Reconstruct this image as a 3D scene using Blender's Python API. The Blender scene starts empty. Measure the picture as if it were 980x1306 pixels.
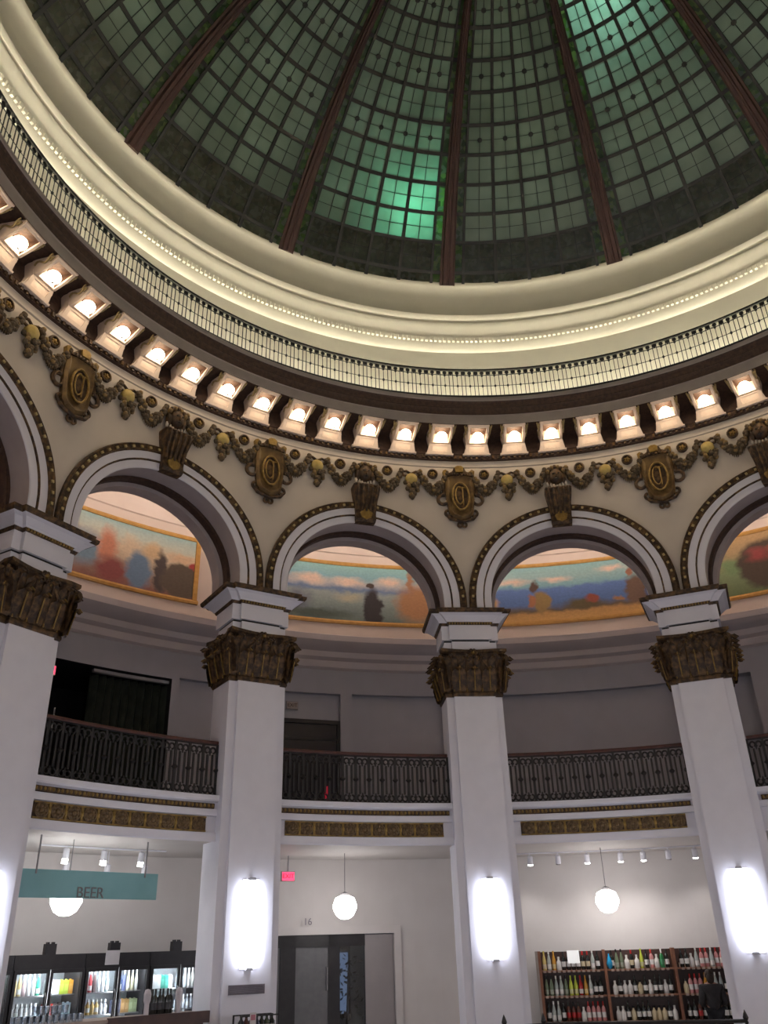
import bpy, math, random
from math import sin, cos, radians, degrees, pi, atan2, sqrt, hypot
from mathutils import Vector, Matrix

random.seed(11)
scene = bpy.context.scene
COL = scene.collection

# ------------------------------------------------------------------ camera
# World: rotunda axis = Z axis.  Angle a is measured clockwise from +Y; pier 0 stands at a = 0.
PHI0 = -0.0894550369
EYE = 1.75
FLOOR = -0.35
_r, _ph = hypot(-2.775032, -8.385331), atan2(-2.775032, -8.385331) - PHI0
CAM = Vector((_r * sin(_ph), _r * cos(_ph), EYE))
PITCH, ROLL, FPX = 0.47705, -0.0303, 1073.97
_av = -PHI0
_fwd = Vector((sin(_av) * cos(PITCH), cos(_av) * cos(PITCH), sin(PITCH)))
_rt0 = Vector((cos(_av), -sin(_av), 0))
_up0 = _rt0.cross(_fwd)
_rt = cos(ROLL) * _rt0 + sin(ROLL) * _up0
_up = -sin(ROLL) * _rt0 + cos(ROLL) * _up0
cam_data = bpy.data.cameras.new('camera')
cam_data.sensor_fit = 'HORIZONTAL'
cam_data.sensor_width = 36.0
cam_data.lens = FPX * 36.0 / 980.0
cam_data.clip_end = 200
cam = bpy.data.objects.new('camera', cam_data)
COL.objects.link(cam)
m4 = Matrix((_rt, _up, -_fwd)).transposed().to_4x4()
m4.translation = CAM
cam.matrix_world = m4
scene.camera = cam

def project(p):
    d = Vector(p) - CAM
    z = d.dot(_fwd)
    if z < 0.1:
        return None
    return (490 + FPX * d.dot(_rt) / z, 653 - FPX * d.dot(_up) / z)

# ------------------------------------------------------------------ world, exposure
world = bpy.data.worlds.new('dusk_sky')
scene.world = world
world.use_nodes = True
bg = world.node_tree.nodes['Background']
bg.inputs['Color'].default_value = (0.58, 0.78, 0.66, 1)
bg.inputs['Strength'].default_value = 0.19
scene.view_settings.view_transform = 'Standard'
scene.view_settings.look = 'None'
scene.view_settings.exposure = 1.1
scene.view_settings.gamma = 1.0
scene.view_settings.use_curve_mapping = False
try:
    scene.cycles.max_bounces = 6
    scene.cycles.diffuse_bounces = 4
    scene.cycles.sample_clamp_indirect = 4.0
    scene.cycles.caustics_reflective = False
    scene.cycles.caustics_refractive = False
except Exception:
    pass
E_BULB = 7.0      # cornice bracket bulbs
E_COVE = 33.0       # strip behind the drum railing
E_SCONCE = 6.5
E_MURAL = 12.0
E_GLOBE = 8.0

# lamps in the attic space behind the stained glass
def attic_lamp(name, R, a, z, energy, color, size):
    ld = bpy.data.lights.new(name, 'POINT')
    ld.energy = energy
    ld.color = color
    ld.shadow_soft_size = size
    o = bpy.data.objects.new(name, ld)
    a = radians(a)
    o.location = (R * sin(a), R * cos(a), z)
    COL.objects.link(o)
    return o

# ------------------------------------------------------------------ materials
def mat(name, c1, c2=None, rough=0.55, metal=0.0, scale=8.0, bump=0.0, spec=0.4, coat=0.0, detail=4.0, fac=(0.35, 0.7)):
    m = bpy.data.materials.new(name)
    m.use_nodes = True
    nt = m.node_tree
    b = nt.nodes['Principled BSDF']
    b.inputs['Roughness'].default_value = rough
    b.inputs['Metallic'].default_value = metal
    b.inputs['Specular IOR Level'].default_value = spec
    if c2 is None:
        c2 = tuple(min(1, x * 0.9) for x in c1)
    tc = nt.nodes.new('ShaderNodeTexCoord')
    n = nt.nodes.new('ShaderNodeTexNoise')
    n.inputs['Scale'].default_value = scale
    n.inputs['Detail'].default_value = detail
    nt.links.new(tc.outputs['Object'], n.inputs['Vector'])
    r = nt.nodes.new('ShaderNodeValToRGB')
    r.color_ramp.elements[0].position = fac[0]
    r.color_ramp.elements[1].position = fac[1]
    r.color_ramp.elements[0].color = (*c1, 1)
    r.color_ramp.elements[1].color = (*c2, 1)
    nt.links.new(n.outputs['Fac'], r.inputs['Fac'])
    nt.links.new(r.outputs['Color'], b.inputs['Base Color'])
    if bump:
        bp = nt.nodes.new('ShaderNodeBump')
        bp.inputs['Strength'].default_value = bump
        bp.inputs['Distance'].default_value = 0.02
        nt.links.new(n.outputs['Fac'], bp.inputs['Height'])
        nt.links.new(bp.outputs['Normal'], b.inputs['Normal'])
    return m

def emit(name, col, strength, base=(0.8, 0.8, 0.8)):
    m = mat(name, base, base, rough=0.4)
    b = m.node_tree.nodes['Principled BSDF']
    b.inputs['Emission Color'].default_value = (*col, 1)
    b.inputs['Emission Strength'].default_value = strength
    return m

M = {}
M['white'] = mat('white_painted_plaster', (0.70, 0.695, 0.765), (0.665, 0.66, 0.73), scale=3)
M['spandrel'] = mat('ivory_plaster', (0.55, 0.50, 0.445), (0.52, 0.47, 0.415), scale=2)
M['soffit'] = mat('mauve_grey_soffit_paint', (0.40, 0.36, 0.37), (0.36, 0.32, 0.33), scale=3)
M['cream'] = mat('cream_plaster', (0.78, 0.74, 0.60), (0.74, 0.70, 0.57), scale=2)
M['greywall'] = mat('grey_wall_paint', (0.395, 0.39, 0.445), (0.37, 0.365, 0.415), scale=2)
M['shopwall'] = mat('shop_wall_paint', (0.58, 0.545, 0.54), (0.55, 0.515, 0.51), scale=2)
M['pinkwall'] = mat('rose_plaster', (0.75, 0.65, 0.595), (0.72, 0.62, 0.565), scale=2)
M['bronze'] = mat('dark_gilt_bronze', (0.035, 0.020, 0.012), (0.17, 0.095, 0.036), rough=0.5, metal=0.15, scale=9, bump=0.5, fac=(0.42, 0.72))
M['gold'] = mat('aged_gold_leaf', (0.19, 0.115, 0.03), (0.33, 0.22, 0.06), rough=0.42, metal=0.35, scale=12, bump=0.3)
M['goldlight'] = mat('bright_gold_bead', (0.40, 0.31, 0.14), (0.48, 0.38, 0.19), rough=0.4, metal=0.2, scale=12)
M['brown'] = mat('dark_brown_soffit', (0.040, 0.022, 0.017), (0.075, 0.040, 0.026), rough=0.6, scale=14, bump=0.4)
M['ribbrown'] = mat('red_brown_dome_rib', (0.045, 0.019, 0.015), (0.030, 0.013, 0.011), rough=0.55, scale=5)
M['lead'] = mat('black_lead_bar', (0.012, 0.013, 0.012), (0.02, 0.02, 0.018), rough=0.6, scale=20)
M['iron'] = mat('black_iron', (0.022, 0.021, 0.022), (0.012, 0.012, 0.013), rough=0.5, scale=20)
M['ironpale'] = mat('grey_iron_baluster', (0.028, 0.027, 0.029), (0.018, 0.017, 0.019), rough=0.5, metal=0.2, scale=12)
M['mahogany'] = mat('dark_red_mahogany', (0.085, 0.025, 0.018), (0.045, 0.014, 0.012), rough=0.35, scale=10)
M['lampplaster'] = mat('pale_lamp_plaster', (0.80, 0.68, 0.58), (0.76, 0.63, 0.53), rough=0.5, scale=15)
M['fascia'] = mat('grey_fascia_paint', (0.32, 0.28, 0.26), (0.28, 0.245, 0.23), scale=4)
M['wine_dk'] = mat('dark_garland_leaf', (0.040, 0.030, 0.017), (0.11, 0.072, 0.036), rough=0.55, scale=20, bump=0.5)
M['fruit'] = mat('gilded_garland_fruit', (0.24, 0.16, 0.055), (0.13, 0.08, 0.032), rough=0.45, scale=18)
M['discgold'] = mat('yellow_gilt_disc', (0.46, 0.36, 0.12), (0.36, 0.27, 0.08), rough=0.4, scale=14)
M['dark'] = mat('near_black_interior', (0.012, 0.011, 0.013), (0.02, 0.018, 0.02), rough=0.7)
M['darkframe'] = mat('black_door_frame', (0.014, 0.012, 0.015), (0.02, 0.018, 0.02), rough=0.4)
M['floor'] = mat('polished_marble_floor', (0.42, 0.38, 0.34), (0.34, 0.30, 0.27), rough=0.25, scale=1.5)
M['carpet'] = mat('mezzanine_floor', (0.16, 0.12, 0.11), (0.12, 0.09, 0.08), rough=0.9, scale=6)
M['frame'] = mat('gilt_picture_frame', (0.62, 0.36, 0.10), (0.52, 0.28, 0.07), rough=0.4, metal=0.1, scale=9)
M['teal'] = mat('teal_painted_board', (0.22, 0.44, 0.47), (0.20, 0.41, 0.44), scale=3)
M['letter'] = mat('grey_sign_letters', (0.16, 0.16, 0.17), (0.19, 0.19, 0.20), scale=9)
M['steel'] = mat('dull_steel', (0.30, 0.29, 0.30), (0.24, 0.23, 0.24), rough=0.4, metal=0.5)
M['vent'] = mat('grey_vent_metal', (0.21, 0.19, 0.22), (0.17, 0.15, 0.18), rough=0.5)
M['wood'] = mat('brown_shelf_wood', (0.24, 0.10, 0.055), (0.17, 0.07, 0.04), rough=0.5, scale=6)
M['wooddk'] = mat('dark_counter_wood', (0.07, 0.035, 0.028), (0.045, 0.022, 0.02), rough=0.4, scale=6)
M['shelfside'] = mat('grey_shelf_side', (0.30, 0.26, 0.24), (0.26, 0.22, 0.20), rough=0.6)
M['bulb'] = emit('warm_glowing_bulb', (1.0, 0.76, 0.50), E_BULB)
M['cove'] = emit('cove_strip_glow', (1.0, 0.93, 0.76), E_COVE)
M['sconce'] = emit('white_sconce_glow', (0.83, 0.87, 1.0), E_SCONCE)
M['mural_strip'] = emit('warm_gallery_strip', (1.0, 0.85, 0.73), E_MURAL)
M['globe'] = emit('opal_globe_glow', (1.0, 0.96, 0.92), E_GLOBE)
M['spot'] = emit('track_spot_glow', (1.0, 0.97, 0.93), 9.0)
M['cooler_light'] = emit('cooler_tube_glow', (0.90, 0.96, 1.0), 24.0)
M['exit_red'] = emit('red_exit_glow', (1.0, 0.05, 0.12), 1.1, (0.5, 0.02, 0.05))
M['exit_letter'] = mat('dark_red_letters', (0.25, 0.0, 0.02), (0.2, 0.0, 0.02))
M['daylight'] = emit('pale_blue_window_glow', (0.45, 0.55, 0.95), 0.38, (0.4, 0.4, 0.5))

def glass_mat(name, tint, trans=0.9):
    m = bpy.data.materials.new(name)
    m.use_nodes = True
    nt = m.node_tree
    nt.nodes.clear()
    out = nt.nodes.new('ShaderNodeOutputMaterial')
    t = nt.nodes.new('ShaderNodeBsdfTransparent')
    t.inputs['Color'].default_value = (*tint, 1)
    g = nt.nodes.new('ShaderNodeBsdfGlossy')
    g.inputs['Roughness'].default_value = 0.05
    mx = nt.nodes.new('ShaderNodeMixShader')
    mx.inputs['Fac'].default_value = 1 - trans
    nt.links.new(t.outputs[0], mx.inputs[1])
    nt.links.new(g.outputs[0], mx.inputs[2])
    nt.links.new(mx.outputs[0], out.inputs['Surface'])
    return m
M['clear'] = glass_mat('clear_glass', (0.93, 0.96, 0.97), 0.93)
M['smoked'] = glass_mat('smoked_glass', (0.45, 0.50, 0.50), 0.93)
M['tumbler'] = glass_mat('tumbler_glass', (0.72, 0.76, 0.80), 0.80)

def stained(name, c1, c2, scale, thin=0.55, leaf=None):
    """opalescent leaded glass: light from behind passes as translucency, light from inside is scattered back"""
    m = bpy.data.materials.new(name)
    m.use_nodes = True
    nt = m.node_tree
    nt.nodes.clear()
    out = nt.nodes.new('ShaderNodeOutputMaterial')
    tc = nt.nodes.new('ShaderNodeTexCoord')
    geo = nt.nodes.new('ShaderNodeNewGeometry')
    n = nt.nodes.new('ShaderNodeTexNoise')
    n.inputs['Scale'].default_value = scale
    n.inputs['Detail'].default_value = 3
    nt.links.new(geo.outputs['Position'], n.inputs['Vector'])
    r = nt.nodes.new('ShaderNodeValToRGB')
    r.color_ramp.elements[0].position = 0.36
    r.color_ramp.elements[1].position = 0.66
    r.color_ramp.elements[0].color = (*c1, 1)
    r.color_ramp.elements[1].color = (*c2, 1)
    nt.links.new(n.outputs['Fac'], r.inputs['Fac'])
    colour = r.outputs['Color']
    if leaf:
        v = nt.nodes.new('ShaderNodeTexVoronoi')
        v.inputs['Scale'].default_value = leaf[0]
        nt.links.new(geo.outputs['Position'], v.inputs['Vector'])
        vr = nt.nodes.new('ShaderNodeValToRGB')
        vr.color_ramp.interpolation = 'CONSTANT'
        cols = leaf[1]
        while len(vr.color_ramp.elements) < len(cols):
            vr.color_ramp.elements.new(0.5)
        for i, c in enumerate(cols):
            vr.color_ramp.elements[i].position = i / len(cols)
            vr.color_ramp.elements[i].color = (*c, 1)
        sp = nt.nodes.new('ShaderNodeSeparateColor')
        nt.links.new(v.outputs['Color'], sp.inputs['Color'])
        nt.links.new(sp.outputs['Red'], vr.inputs['Fac'])
        mc = nt.nodes.new('ShaderNodeMix')
        mc.data_type = 'RGBA'
        mc.inputs['Factor'].default_value = leaf[2]
        nt.links.new(colour, mc.inputs['A'])
        nt.links.new(vr.outputs['Color'], mc.inputs['B'])
        colour = mc.outputs['Result']
    tr = nt.nodes.new('ShaderNodeBsdfTranslucent')
    df = nt.nodes.new('ShaderNodeBsdfDiffuse')
    nt.links.new(colour, tr.inputs['Color'])
    nt.links.new(colour, df.inputs['Color'])
    mx = nt.nodes.new('ShaderNodeMixShader')
    mx.inputs['Fac'].default_value = thin
    nt.links.new(df.outputs[0], mx.inputs[1])
    nt.links.new(tr.outputs[0], mx.inputs[2])
    gl = nt.nodes.new('ShaderNodeBsdfGlossy')
    gl.inputs['Roughness'].default_value = 0.25
    gl.inputs['Color'].default_value = (0.6, 0.6, 0.6, 1)
    m2 = nt.nodes.new('ShaderNodeMixShader')
    m2.inputs['Fac'].default_value = 0.04
    nt.links.new(mx.outputs[0], m2.inputs[1])
    nt.links.new(gl.outputs[0], m2.inputs[2])
    nt.links.new(m2.outputs[0], out.inputs['Surface'])
    return m
M['pane'] = stained('opal_dome_glass', (0.40, 0.44, 0.36), (0.52, 0.56, 0.47), 1.2, 0.9)
M['pane_leaf'] = stained('leaf_border_glass', (0.10, 0.16, 0.07), (0.28, 0.34, 0.18), 4, 0.9,
                         (9, [(0.05, 0.10, 0.03), (0.16, 0.30, 0.06), (0.30, 0.34, 0.26), (0.08, 0.16, 0.05), (0.34, 0.42, 0.16)], 0.65))
M['pane_fruit'] = stained('fruit_garland_glass', (0.09, 0.10, 0.065), (0.20, 0.21, 0.15), 2.2, 0.9,
                          (11, [(0.04, 0.05, 0.03), (0.14, 0.16, 0.08), (0.28, 0.27, 0.24), (0.07, 0.09, 0.04), (0.20, 0.16, 0.10)], 0.35))

# ------------------------------------------------------------------ mesh helpers
def pol(R, a, z):
    a = radians(a)
    return (R * sin(a), R * cos(a), z)

class MB:
    def __init__(self):
        self.v, self.f, self.mi = [], [], []

    def add(self, vs, fs, mi=0):
        o = len(self.v)
        self.v += [tuple(p) for p in vs]
        for f in fs:
            self.f.append([i + o for i in f])
            self.mi.append(mi)
        return self

    def box(self, x0, x1, y0, y1, z0, z1, mi=0):
        vs = [(x, y, z) for z in (z0, z1) for y in (y0, y1) for x in (x0, x1)]
        return self.add(vs, [(0, 2, 3, 1), (4, 5, 7, 6), (0, 1, 5, 4), (2, 6, 7, 3), (0, 4, 6, 2), (1, 3, 7, 5)], mi)

    def loft(self, rings, mi=0, closed=True, cap=True):
        n = len(rings[0])
        vs = [p for r in rings for p in r]
        fs = []
        for i in range(len(rings) - 1):
            for j in range(n if closed else n - 1):
                k = (j + 1) % n
                fs.append((i * n + j, i * n + k, (i + 1) * n + k, (i + 1) * n + j))
        if cap and closed:
            fs.append(tuple(range(n - 1, -1, -1)))
            fs.append(tuple(range((len(rings) - 1) * n, len(rings) * n)))
        return self.add(vs, fs, mi)

    def tube(self, path, r, n=6, mi=0, cap=True):
        P = [Vector(p) for p in path]
        rad = r if isinstance(r, (list, tuple)) else [r] * len(P)
        rings = []
        nrm = None
        for i, p in enumerate(P):
            t = (P[min(i + 1, len(P) - 1)] - P[max(i - 1, 0)])
            if t.length < 1e-9:
                t = Vector((0, 0, 1))
            t.normalize()
            if nrm is None:
                ref = Vector((0, 0, 1)) if abs(t.z) < 0.9 else Vector((1, 0, 0))
                nrm = ref.cross(t).normalized()
            else:
                nrm = (nrm - t * nrm.dot(t))
                if nrm.length < 1e-6:
                    nrm = t.orthogonal()
                nrm.normalize()
            b = t.cross(nrm)
            rings.append([p + rad[i] * (cos(2 * pi * k / n) * nrm + sin(2 * pi * k / n) * b) for k in range(n)])
        return self.loft(rings, mi, True, cap)

    def lathe(self, prof, n=12, c=(0, 0, 0), mi=0):
        rings = [[(c[0] + r * cos(2 * pi * k / n), c[1] + r * sin(2 * pi * k / n), c[2] + z) for k in range(n)] for r, z in prof]
        return self.loft(rings, mi)

    def lathe_y(self, prof, n=12, c=(0, 0, 0), mi=0):
        """revolve about local Y: prof = [(r, y)]"""
        rings = [[(c[0] + r * cos(2 * pi * k / n), c[1] + y, c[2] + r * sin(2 * pi * k / n)) for k in range(n)] for r, y in prof]
        return self.loft(rings, mi)

    def prism(self, poly, y0, y1, mi=0):
        """polygon in x,z extruded along y"""
        n = len(poly)
        vs = [(x, y0, z) for x, z in poly] + [(x, y1, z) for x, z in poly]
        fs = [tuple(range(n)), tuple(range(2 * n - 1, n - 1, -1))]
        fs += [(j, n + j, n + (j + 1) % n, (j + 1) % n) for j in range(n)]
        return self.add(vs, fs, mi)

    def prism_x(self, poly, x0, x1, mi=0):
        """polygon in y,z extruded along x"""
        n = len(poly)
        vs = [(x0, y, z) for y, z in poly] + [(x1, y, z) for y, z in poly]
        fs = [tuple(range(n)), tuple(range(2 * n - 1, n - 1, -1))]
        fs += [(j, n + j, n + (j + 1) % n, (j + 1) % n) for j in range(n)]
        return self.add(vs, fs, mi)

    def ell(self, c, r, nu=8, nv=5, mi=0):
        rings = []
        for i in range(nv + 1):
            t = pi * (0.04 + 0.92 * i / nv)
            rings.append([(c[0] + r[0] * sin(t) * cos(2 * pi * k / nu), c[1] + r[1] * sin(t) * sin(2 * pi * k / nu), c[2] + r[2] * cos(t)) for k in range(nu)])
        return self.loft(rings, mi)

    def sweep(self, prof, a0, a1, n, mi=0, closed=False):
        """profile (R, z) revolved about the rotunda axis from a0 to a1 degrees"""
        full = abs(a1 - a0) >= 359.9
        m = n if full else n + 1
        rings = [[pol(R, a0 + (a1 - a0) * i / n, z) for R, z in prof] for i in range(m)]
        k = len(prof)
        vs = [p for r in rings for p in r]
        fs = []
        for i in range(n):
            i2 = (i + 1) % m
            for j in range(k if closed else k - 1):
                j2 = (j + 1) % k
                fs.append((i * k + j, i * k + j2, i2 * k + j2, i2 * k + j))
        if closed and not full:
            fs.append(tuple(range(k)))
            fs.append(tuple(range((m - 1) * k + k - 1, (m - 1) * k - 1, -1)))
        return self.add(vs, fs, mi)

    def mesh(self, name, mats, smooth=None):
        me = bpy.data.meshes.new(name)
        me.from_pydata(self.v, [], self.f)
        if not isinstance(mats, (list, tuple)):
            mats = [mats]
        for m in mats:
            me.materials.append(M[m] if isinstance(m, str) else m)
        if len(mats) > 1:
            me.polygons.foreach_set('material_index', self.mi)
        if smooth:
            me.shade_smooth()
            me.set_sharp_from_angle(angle=radians(smooth))
        me.update()
        return me

    def build(self, name, mats, parent=None, smooth=None):
        return inst(self.mesh(name, mats, smooth), name, parent)

def inst(me, name, parent=None, loc=None, rotz=None, rot=None, scale=None):
    o = bpy.data.objects.new(name, me)
    COL.objects.link(o)
    if parent:
        o.parent = parent
    if loc is not None:
        o.location = loc
    if rotz is not None:
        o.rotation_euler = (0, 0, rotz)
    if rot is not None:
        o.rotation_euler = rot
    if scale is not None:
        o.scale = scale
    return o

def tag(o, label, cat, group=None, kind=None):
    o['label'] = label
    o['category'] = cat
    if group:
        o['group'] = group
    if kind:
        o['kind'] = kind
    return o

def struct(o, label=None, cat=None):
    o['kind'] = 'structure'
    if label:
        o['label'] = label
    if cat:
        o['category'] = cat
    return o

def thing(name, label, cat, loc=(0, 0, 0), a=0.0, group=None):
    """Empty whose local +Y points away from the rotunda axis when a is its own angle"""
    o = bpy.data.objects.new(name, None)
    o.empty_display_size = 0.2
    COL.objects.link(o)
    o.location = loc
    o.rotation_euler = (0, 0, -radians(a))
    tag(o, label, cat, group)
    return o

def at(R, a, z):
    return dict(loc=pol(R, a, z), a=a)

STEP = 360.0 / 13
PIERS = list(range(-6, 7))
BAYS = [-3, -2, -1, 0, 1]
def mid(b):
    return (b + 0.5) * STEP
H = 10 * radians(STEP) / 2       # half a bay along the wall face

# ------------------------------------------------------------------ floors
mb = MB()
mb.sweep([(0.01, FLOOR), (13.5, FLOOR), (13.5, FLOOR - 0.2), (0.01, FLOOR - 0.2)], 0, 360, 104)
struct(mb.build('floor', 'floor'), 'polished stone floor of the rotunda', 'floor')

mb = MB()
mb.sweep([(10.33, 3.60), (13.62, 3.60)], 0, 360, 156, 0)
struct(mb.build('ceiling_shop', 'shopwall', smooth=40), 'pale flat ceiling under the balcony', 'ceiling')
mb = MB()
mb.sweep([(10.26, 4.395), (13.62, 4.395)], 0, 360, 156, 0)
struct(mb.build('floor_balcony', 'carpet', smooth=40), 'dark floor of the ring balcony', 'floor')

# ------------------------------------------------------------------ outer wall with openings and niches
NICHES = [  # a0, a1, z0, z1, depth, material
    (-48.5, -44.2, 4.42, 7.5, 0.15, 'greywall'),
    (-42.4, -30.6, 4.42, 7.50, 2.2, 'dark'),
    (-29.8, -21.2, 4.42, 7.55, 0.16, 'greywall'),
    (-20.0, -12.25, 4.42, 7.53, 0.16, 'greywall'),
    (-10.95, -0.8, 4.42, 7.55, 0.16, 'greywall'),
    (4.0, 24.2, 4.42, 7.55, 0.16, 'greywall'),
    (25.4, 32.2, 4.42, 7.55, 0.35, 'greywall'),
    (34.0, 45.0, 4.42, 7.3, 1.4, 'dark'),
]
DOOR = (-18.9, -7.1, FLOOR, 2.04)
def wall_grid(R, zlo, zhi, holes, name, mname):
    zs = sorted({zlo, zhi} | {h[2] for h in holes if zlo < h[2] < zhi} | {h[3] for h in holes if zlo < h[3] < zhi})
    As = {h[0] for h in holes} | {h[1] for h in holes} | {i * 2.5 - 180 for i in range(144)}
    As = sorted(As)
    As.append(180.0)
    mbw = MB()
    for i in range(len(As) - 1):
        a0, a1 = As[i], As[i + 1]
        am = (a0 + a1) / 2
        for j in range(len(zs) - 1):
            zm = (zs[j] + zs[j + 1]) / 2
            if any(h[0] < am < h[1] and h[2] < zm < h[3] for h in holes):
                continue
            mbw.add([pol(R, a0, zs[j]), pol(R, a1, zs[j]), pol(R, a1, zs[j + 1]), pol(R, a0, zs[j + 1])], [(0, 1, 2, 3)])
    return mbw.build(name, mname)
struct(wall_grid(13.5, FLOOR, 3.62, [DOOR], 'wall_shop', 'shopwall'), 'plain pale wall behind the shop floor', 'wall')
struct(wall_grid(13.5, 4.38, 8.4, NICHES, 'wall_balcony', 'greywall'), 'grey wall with shallow niches behind the balcony', 'wall')
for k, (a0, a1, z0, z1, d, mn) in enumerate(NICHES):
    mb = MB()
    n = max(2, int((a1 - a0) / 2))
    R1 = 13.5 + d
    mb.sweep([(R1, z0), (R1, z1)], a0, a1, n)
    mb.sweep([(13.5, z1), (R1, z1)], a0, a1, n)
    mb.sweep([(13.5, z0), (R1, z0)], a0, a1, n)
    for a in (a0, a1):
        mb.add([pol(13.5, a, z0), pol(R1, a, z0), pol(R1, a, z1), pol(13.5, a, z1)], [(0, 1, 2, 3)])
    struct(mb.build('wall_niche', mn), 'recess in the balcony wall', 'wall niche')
# vestibule behind the ground floor door
mb = MB()
a0, a1, z0, z1 = DOOR
mb.sweep([(15.2, z0), (15.2, z1)], a0, a1, 6)
mb.sweep([(13.5, z1), (15.2, z1)], a0, a1, 6)
mb.sweep([(13.5, z0), (15.2, z0)], a0, a1, 6)
for a in (a0, a1):
    mb.add([pol(13.5, a, z0), pol(15.2, a, z0), pol(15.2, a, z1), pol(13.5, a, z1)], [(0, 1, 2, 3)])
struct(mb.build('wall_vestibule', 'greywall'), 'grey vestibule walls behind the entrance', 'wall')

# cornice under the murals, mural wall and vault
mb = MB()
mb.sweep([(13.5, 8.15), (13.42, 8.2), (13.38, 8.36), (13.25, 8.42), (13.2, 8.55), (12.95, 8.62), (12.82, 8.72), (12.80, 8.86), (12.95, 8.92), (13.44, 8.95)], 0, 360, 208)
struct(mb.build('trim_gallery', mat('mauve_ledge_plaster', (0.58, 0.52, 0.53), (0.55, 0.49, 0.50), scale=2), smooth=35), 'mauve plaster ledge running under the murals', 'cornice')
mb = MB()
mb.sweep([(13.44, 8.9), (13.44, 11.25), (13.40, 11.42), (13.36, 11.44), (13.34, 11.62), (13.1, 11.95), (12.7, 12.22), (12.2, 12.36), (10.95, 12.4)], 0, 360, 208)
struct(mb.build('ceiling_gallery', 'pinkwall', smooth=50), 'rose plaster wall and cove behind the arches', 'ceiling')

# ------------------------------------------------------------------ arcade wall
ZC, ZB, RIN, RBACK = 8.82, 8.50, 1.86, 1.70
def sw(R, m, s, z):
    return pol(R, m + degrees(s / 10.0), z)
def arch_face(mb, R, m, r, ztop, n=28, sub=5, mi=0):
    hh = H
    ths = sorted([pi * i / n for i in range(n + 1)] + [atan2(ztop - ZC, hh), pi - atan2(ztop - ZC, hh)])
    inner = [(r, ZB)] + [(r * cos(t), ZC + r * sin(t)) for t in ths] + [(-r, ZB)]
    outer = [(hh, ZB)]
    for t in ths:
        c, s = cos(t), sin(t)
        k = min(hh / abs(c) if abs(c) > 1e-6 else 1e9, (ztop - ZC) / s if s > 1e-6 else 1e9)
        outer.append((k * c, ZC + k * s))
    outer.append((-hh, ZB))
    rings = []
    for (x0, y0), (x1, y1) in zip(inner, outer):
        rings.append([sw(R, m, x0 + (x1 - x0) * j / sub, y0 + (y1 - y0) * j / sub) for j in range(sub + 1)])
    mb.loft(rings, mi, closed=False, cap=False)
def arch_path(r, n=32):
    return [(r, ZB)] + [(r * cos(pi * i / n), ZC + r * sin(pi * i / n)) for i in range(n + 1)] + [(-r, ZB)]
mb = MB()
for b in range(-6, 7):
    m = mid(b)
    arch_face(mb, 10.0, m, RIN, 12.56)
    arch_face(mb, 11.0, m, RBACK, 12.5)
wall_arc = struct(mb.build('wall_arcade', 'spandrel', smooth=30), 'ivory plaster arcade wall with round arches', 'wall')
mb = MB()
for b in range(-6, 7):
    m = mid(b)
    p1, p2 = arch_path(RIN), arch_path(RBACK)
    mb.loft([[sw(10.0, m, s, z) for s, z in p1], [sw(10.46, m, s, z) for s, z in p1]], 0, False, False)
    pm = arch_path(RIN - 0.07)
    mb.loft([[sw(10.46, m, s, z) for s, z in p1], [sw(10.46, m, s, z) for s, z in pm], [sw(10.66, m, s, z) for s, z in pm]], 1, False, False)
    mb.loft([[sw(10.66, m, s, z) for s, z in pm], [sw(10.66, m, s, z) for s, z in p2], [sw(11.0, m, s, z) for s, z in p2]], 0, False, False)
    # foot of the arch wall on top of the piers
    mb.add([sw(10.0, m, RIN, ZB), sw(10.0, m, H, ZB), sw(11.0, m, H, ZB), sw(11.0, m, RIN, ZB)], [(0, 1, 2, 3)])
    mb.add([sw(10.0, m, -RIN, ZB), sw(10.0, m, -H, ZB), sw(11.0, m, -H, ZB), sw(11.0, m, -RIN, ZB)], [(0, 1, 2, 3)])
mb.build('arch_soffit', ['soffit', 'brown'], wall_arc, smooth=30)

def arch_sweep(mb, m, prof, n=36, mi=0):
    """prof: (radius, projection towards the axis)"""
    rings = []
    base = arch_path(1.0, n)
    for k in range(n + 3):
        if k == 0:
            rings.append([sw(10 - d, m, r, ZB) for r, d in prof])
        elif k == n + 2:
            rings.append([sw(10 - d, m, -r, ZB) for r, d in prof])
        else:
            t = pi * (k - 1) / n
            rings.append([sw(10 - d, m, r * cos(t), ZC + r * sin(t)) for r, d in prof])
    mb.loft(rings, mi, closed=False, cap=False)
for b in BAYS:
    m = mid(b)
    mb = MB()
    arch_sweep(mb, m, [(2.225, 0.0), (2.225, 0.06), (2.055, 0.055)])
    arch_sweep(mb, m, [(2.025, 0.03), (1.88, 0.028), (1.86, 0.015), (1.86, 0.0)])
    mb.build('archivolt', 'white', wall_arc, smooth=30)
    mb = MB()
    arch_sweep(mb, m, [(2.385, 0.0), (2.385, 0.07), (2.36, 0.10), (2.335, 0.075), (2.26, 0.075), (2.24, 0.10), (2.22, 0.07), (2.22, 0.0)])
    arch_sweep(mb, m, [(2.058, 0.058), (2.04, 0.062), (2.022, 0.03)])
    nb = 34
    for i in range(nb):
        t = pi * (i + 0.5) / nb
        for rr, w in ((2.298, 0.026),):
            c0 = [(rr - w, t - 0.012), (rr + w, t - 0.012), (rr + w, t + 0.012), (rr - w, t + 0.012)]
            lo = [sw(10 - 0.072, m, r * cos(q), ZC + r * sin(q)) for r, q in c0]
            hi = [sw(10 - 0.105, m, r * cos(q), ZC + r * sin(q)) for r, q in c0]
            mb.loft([lo, hi], 1)
    o = mb.build('gilt_arch_band', ['bronze', 'goldlight'], wall_arc, smooth=30)

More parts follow.
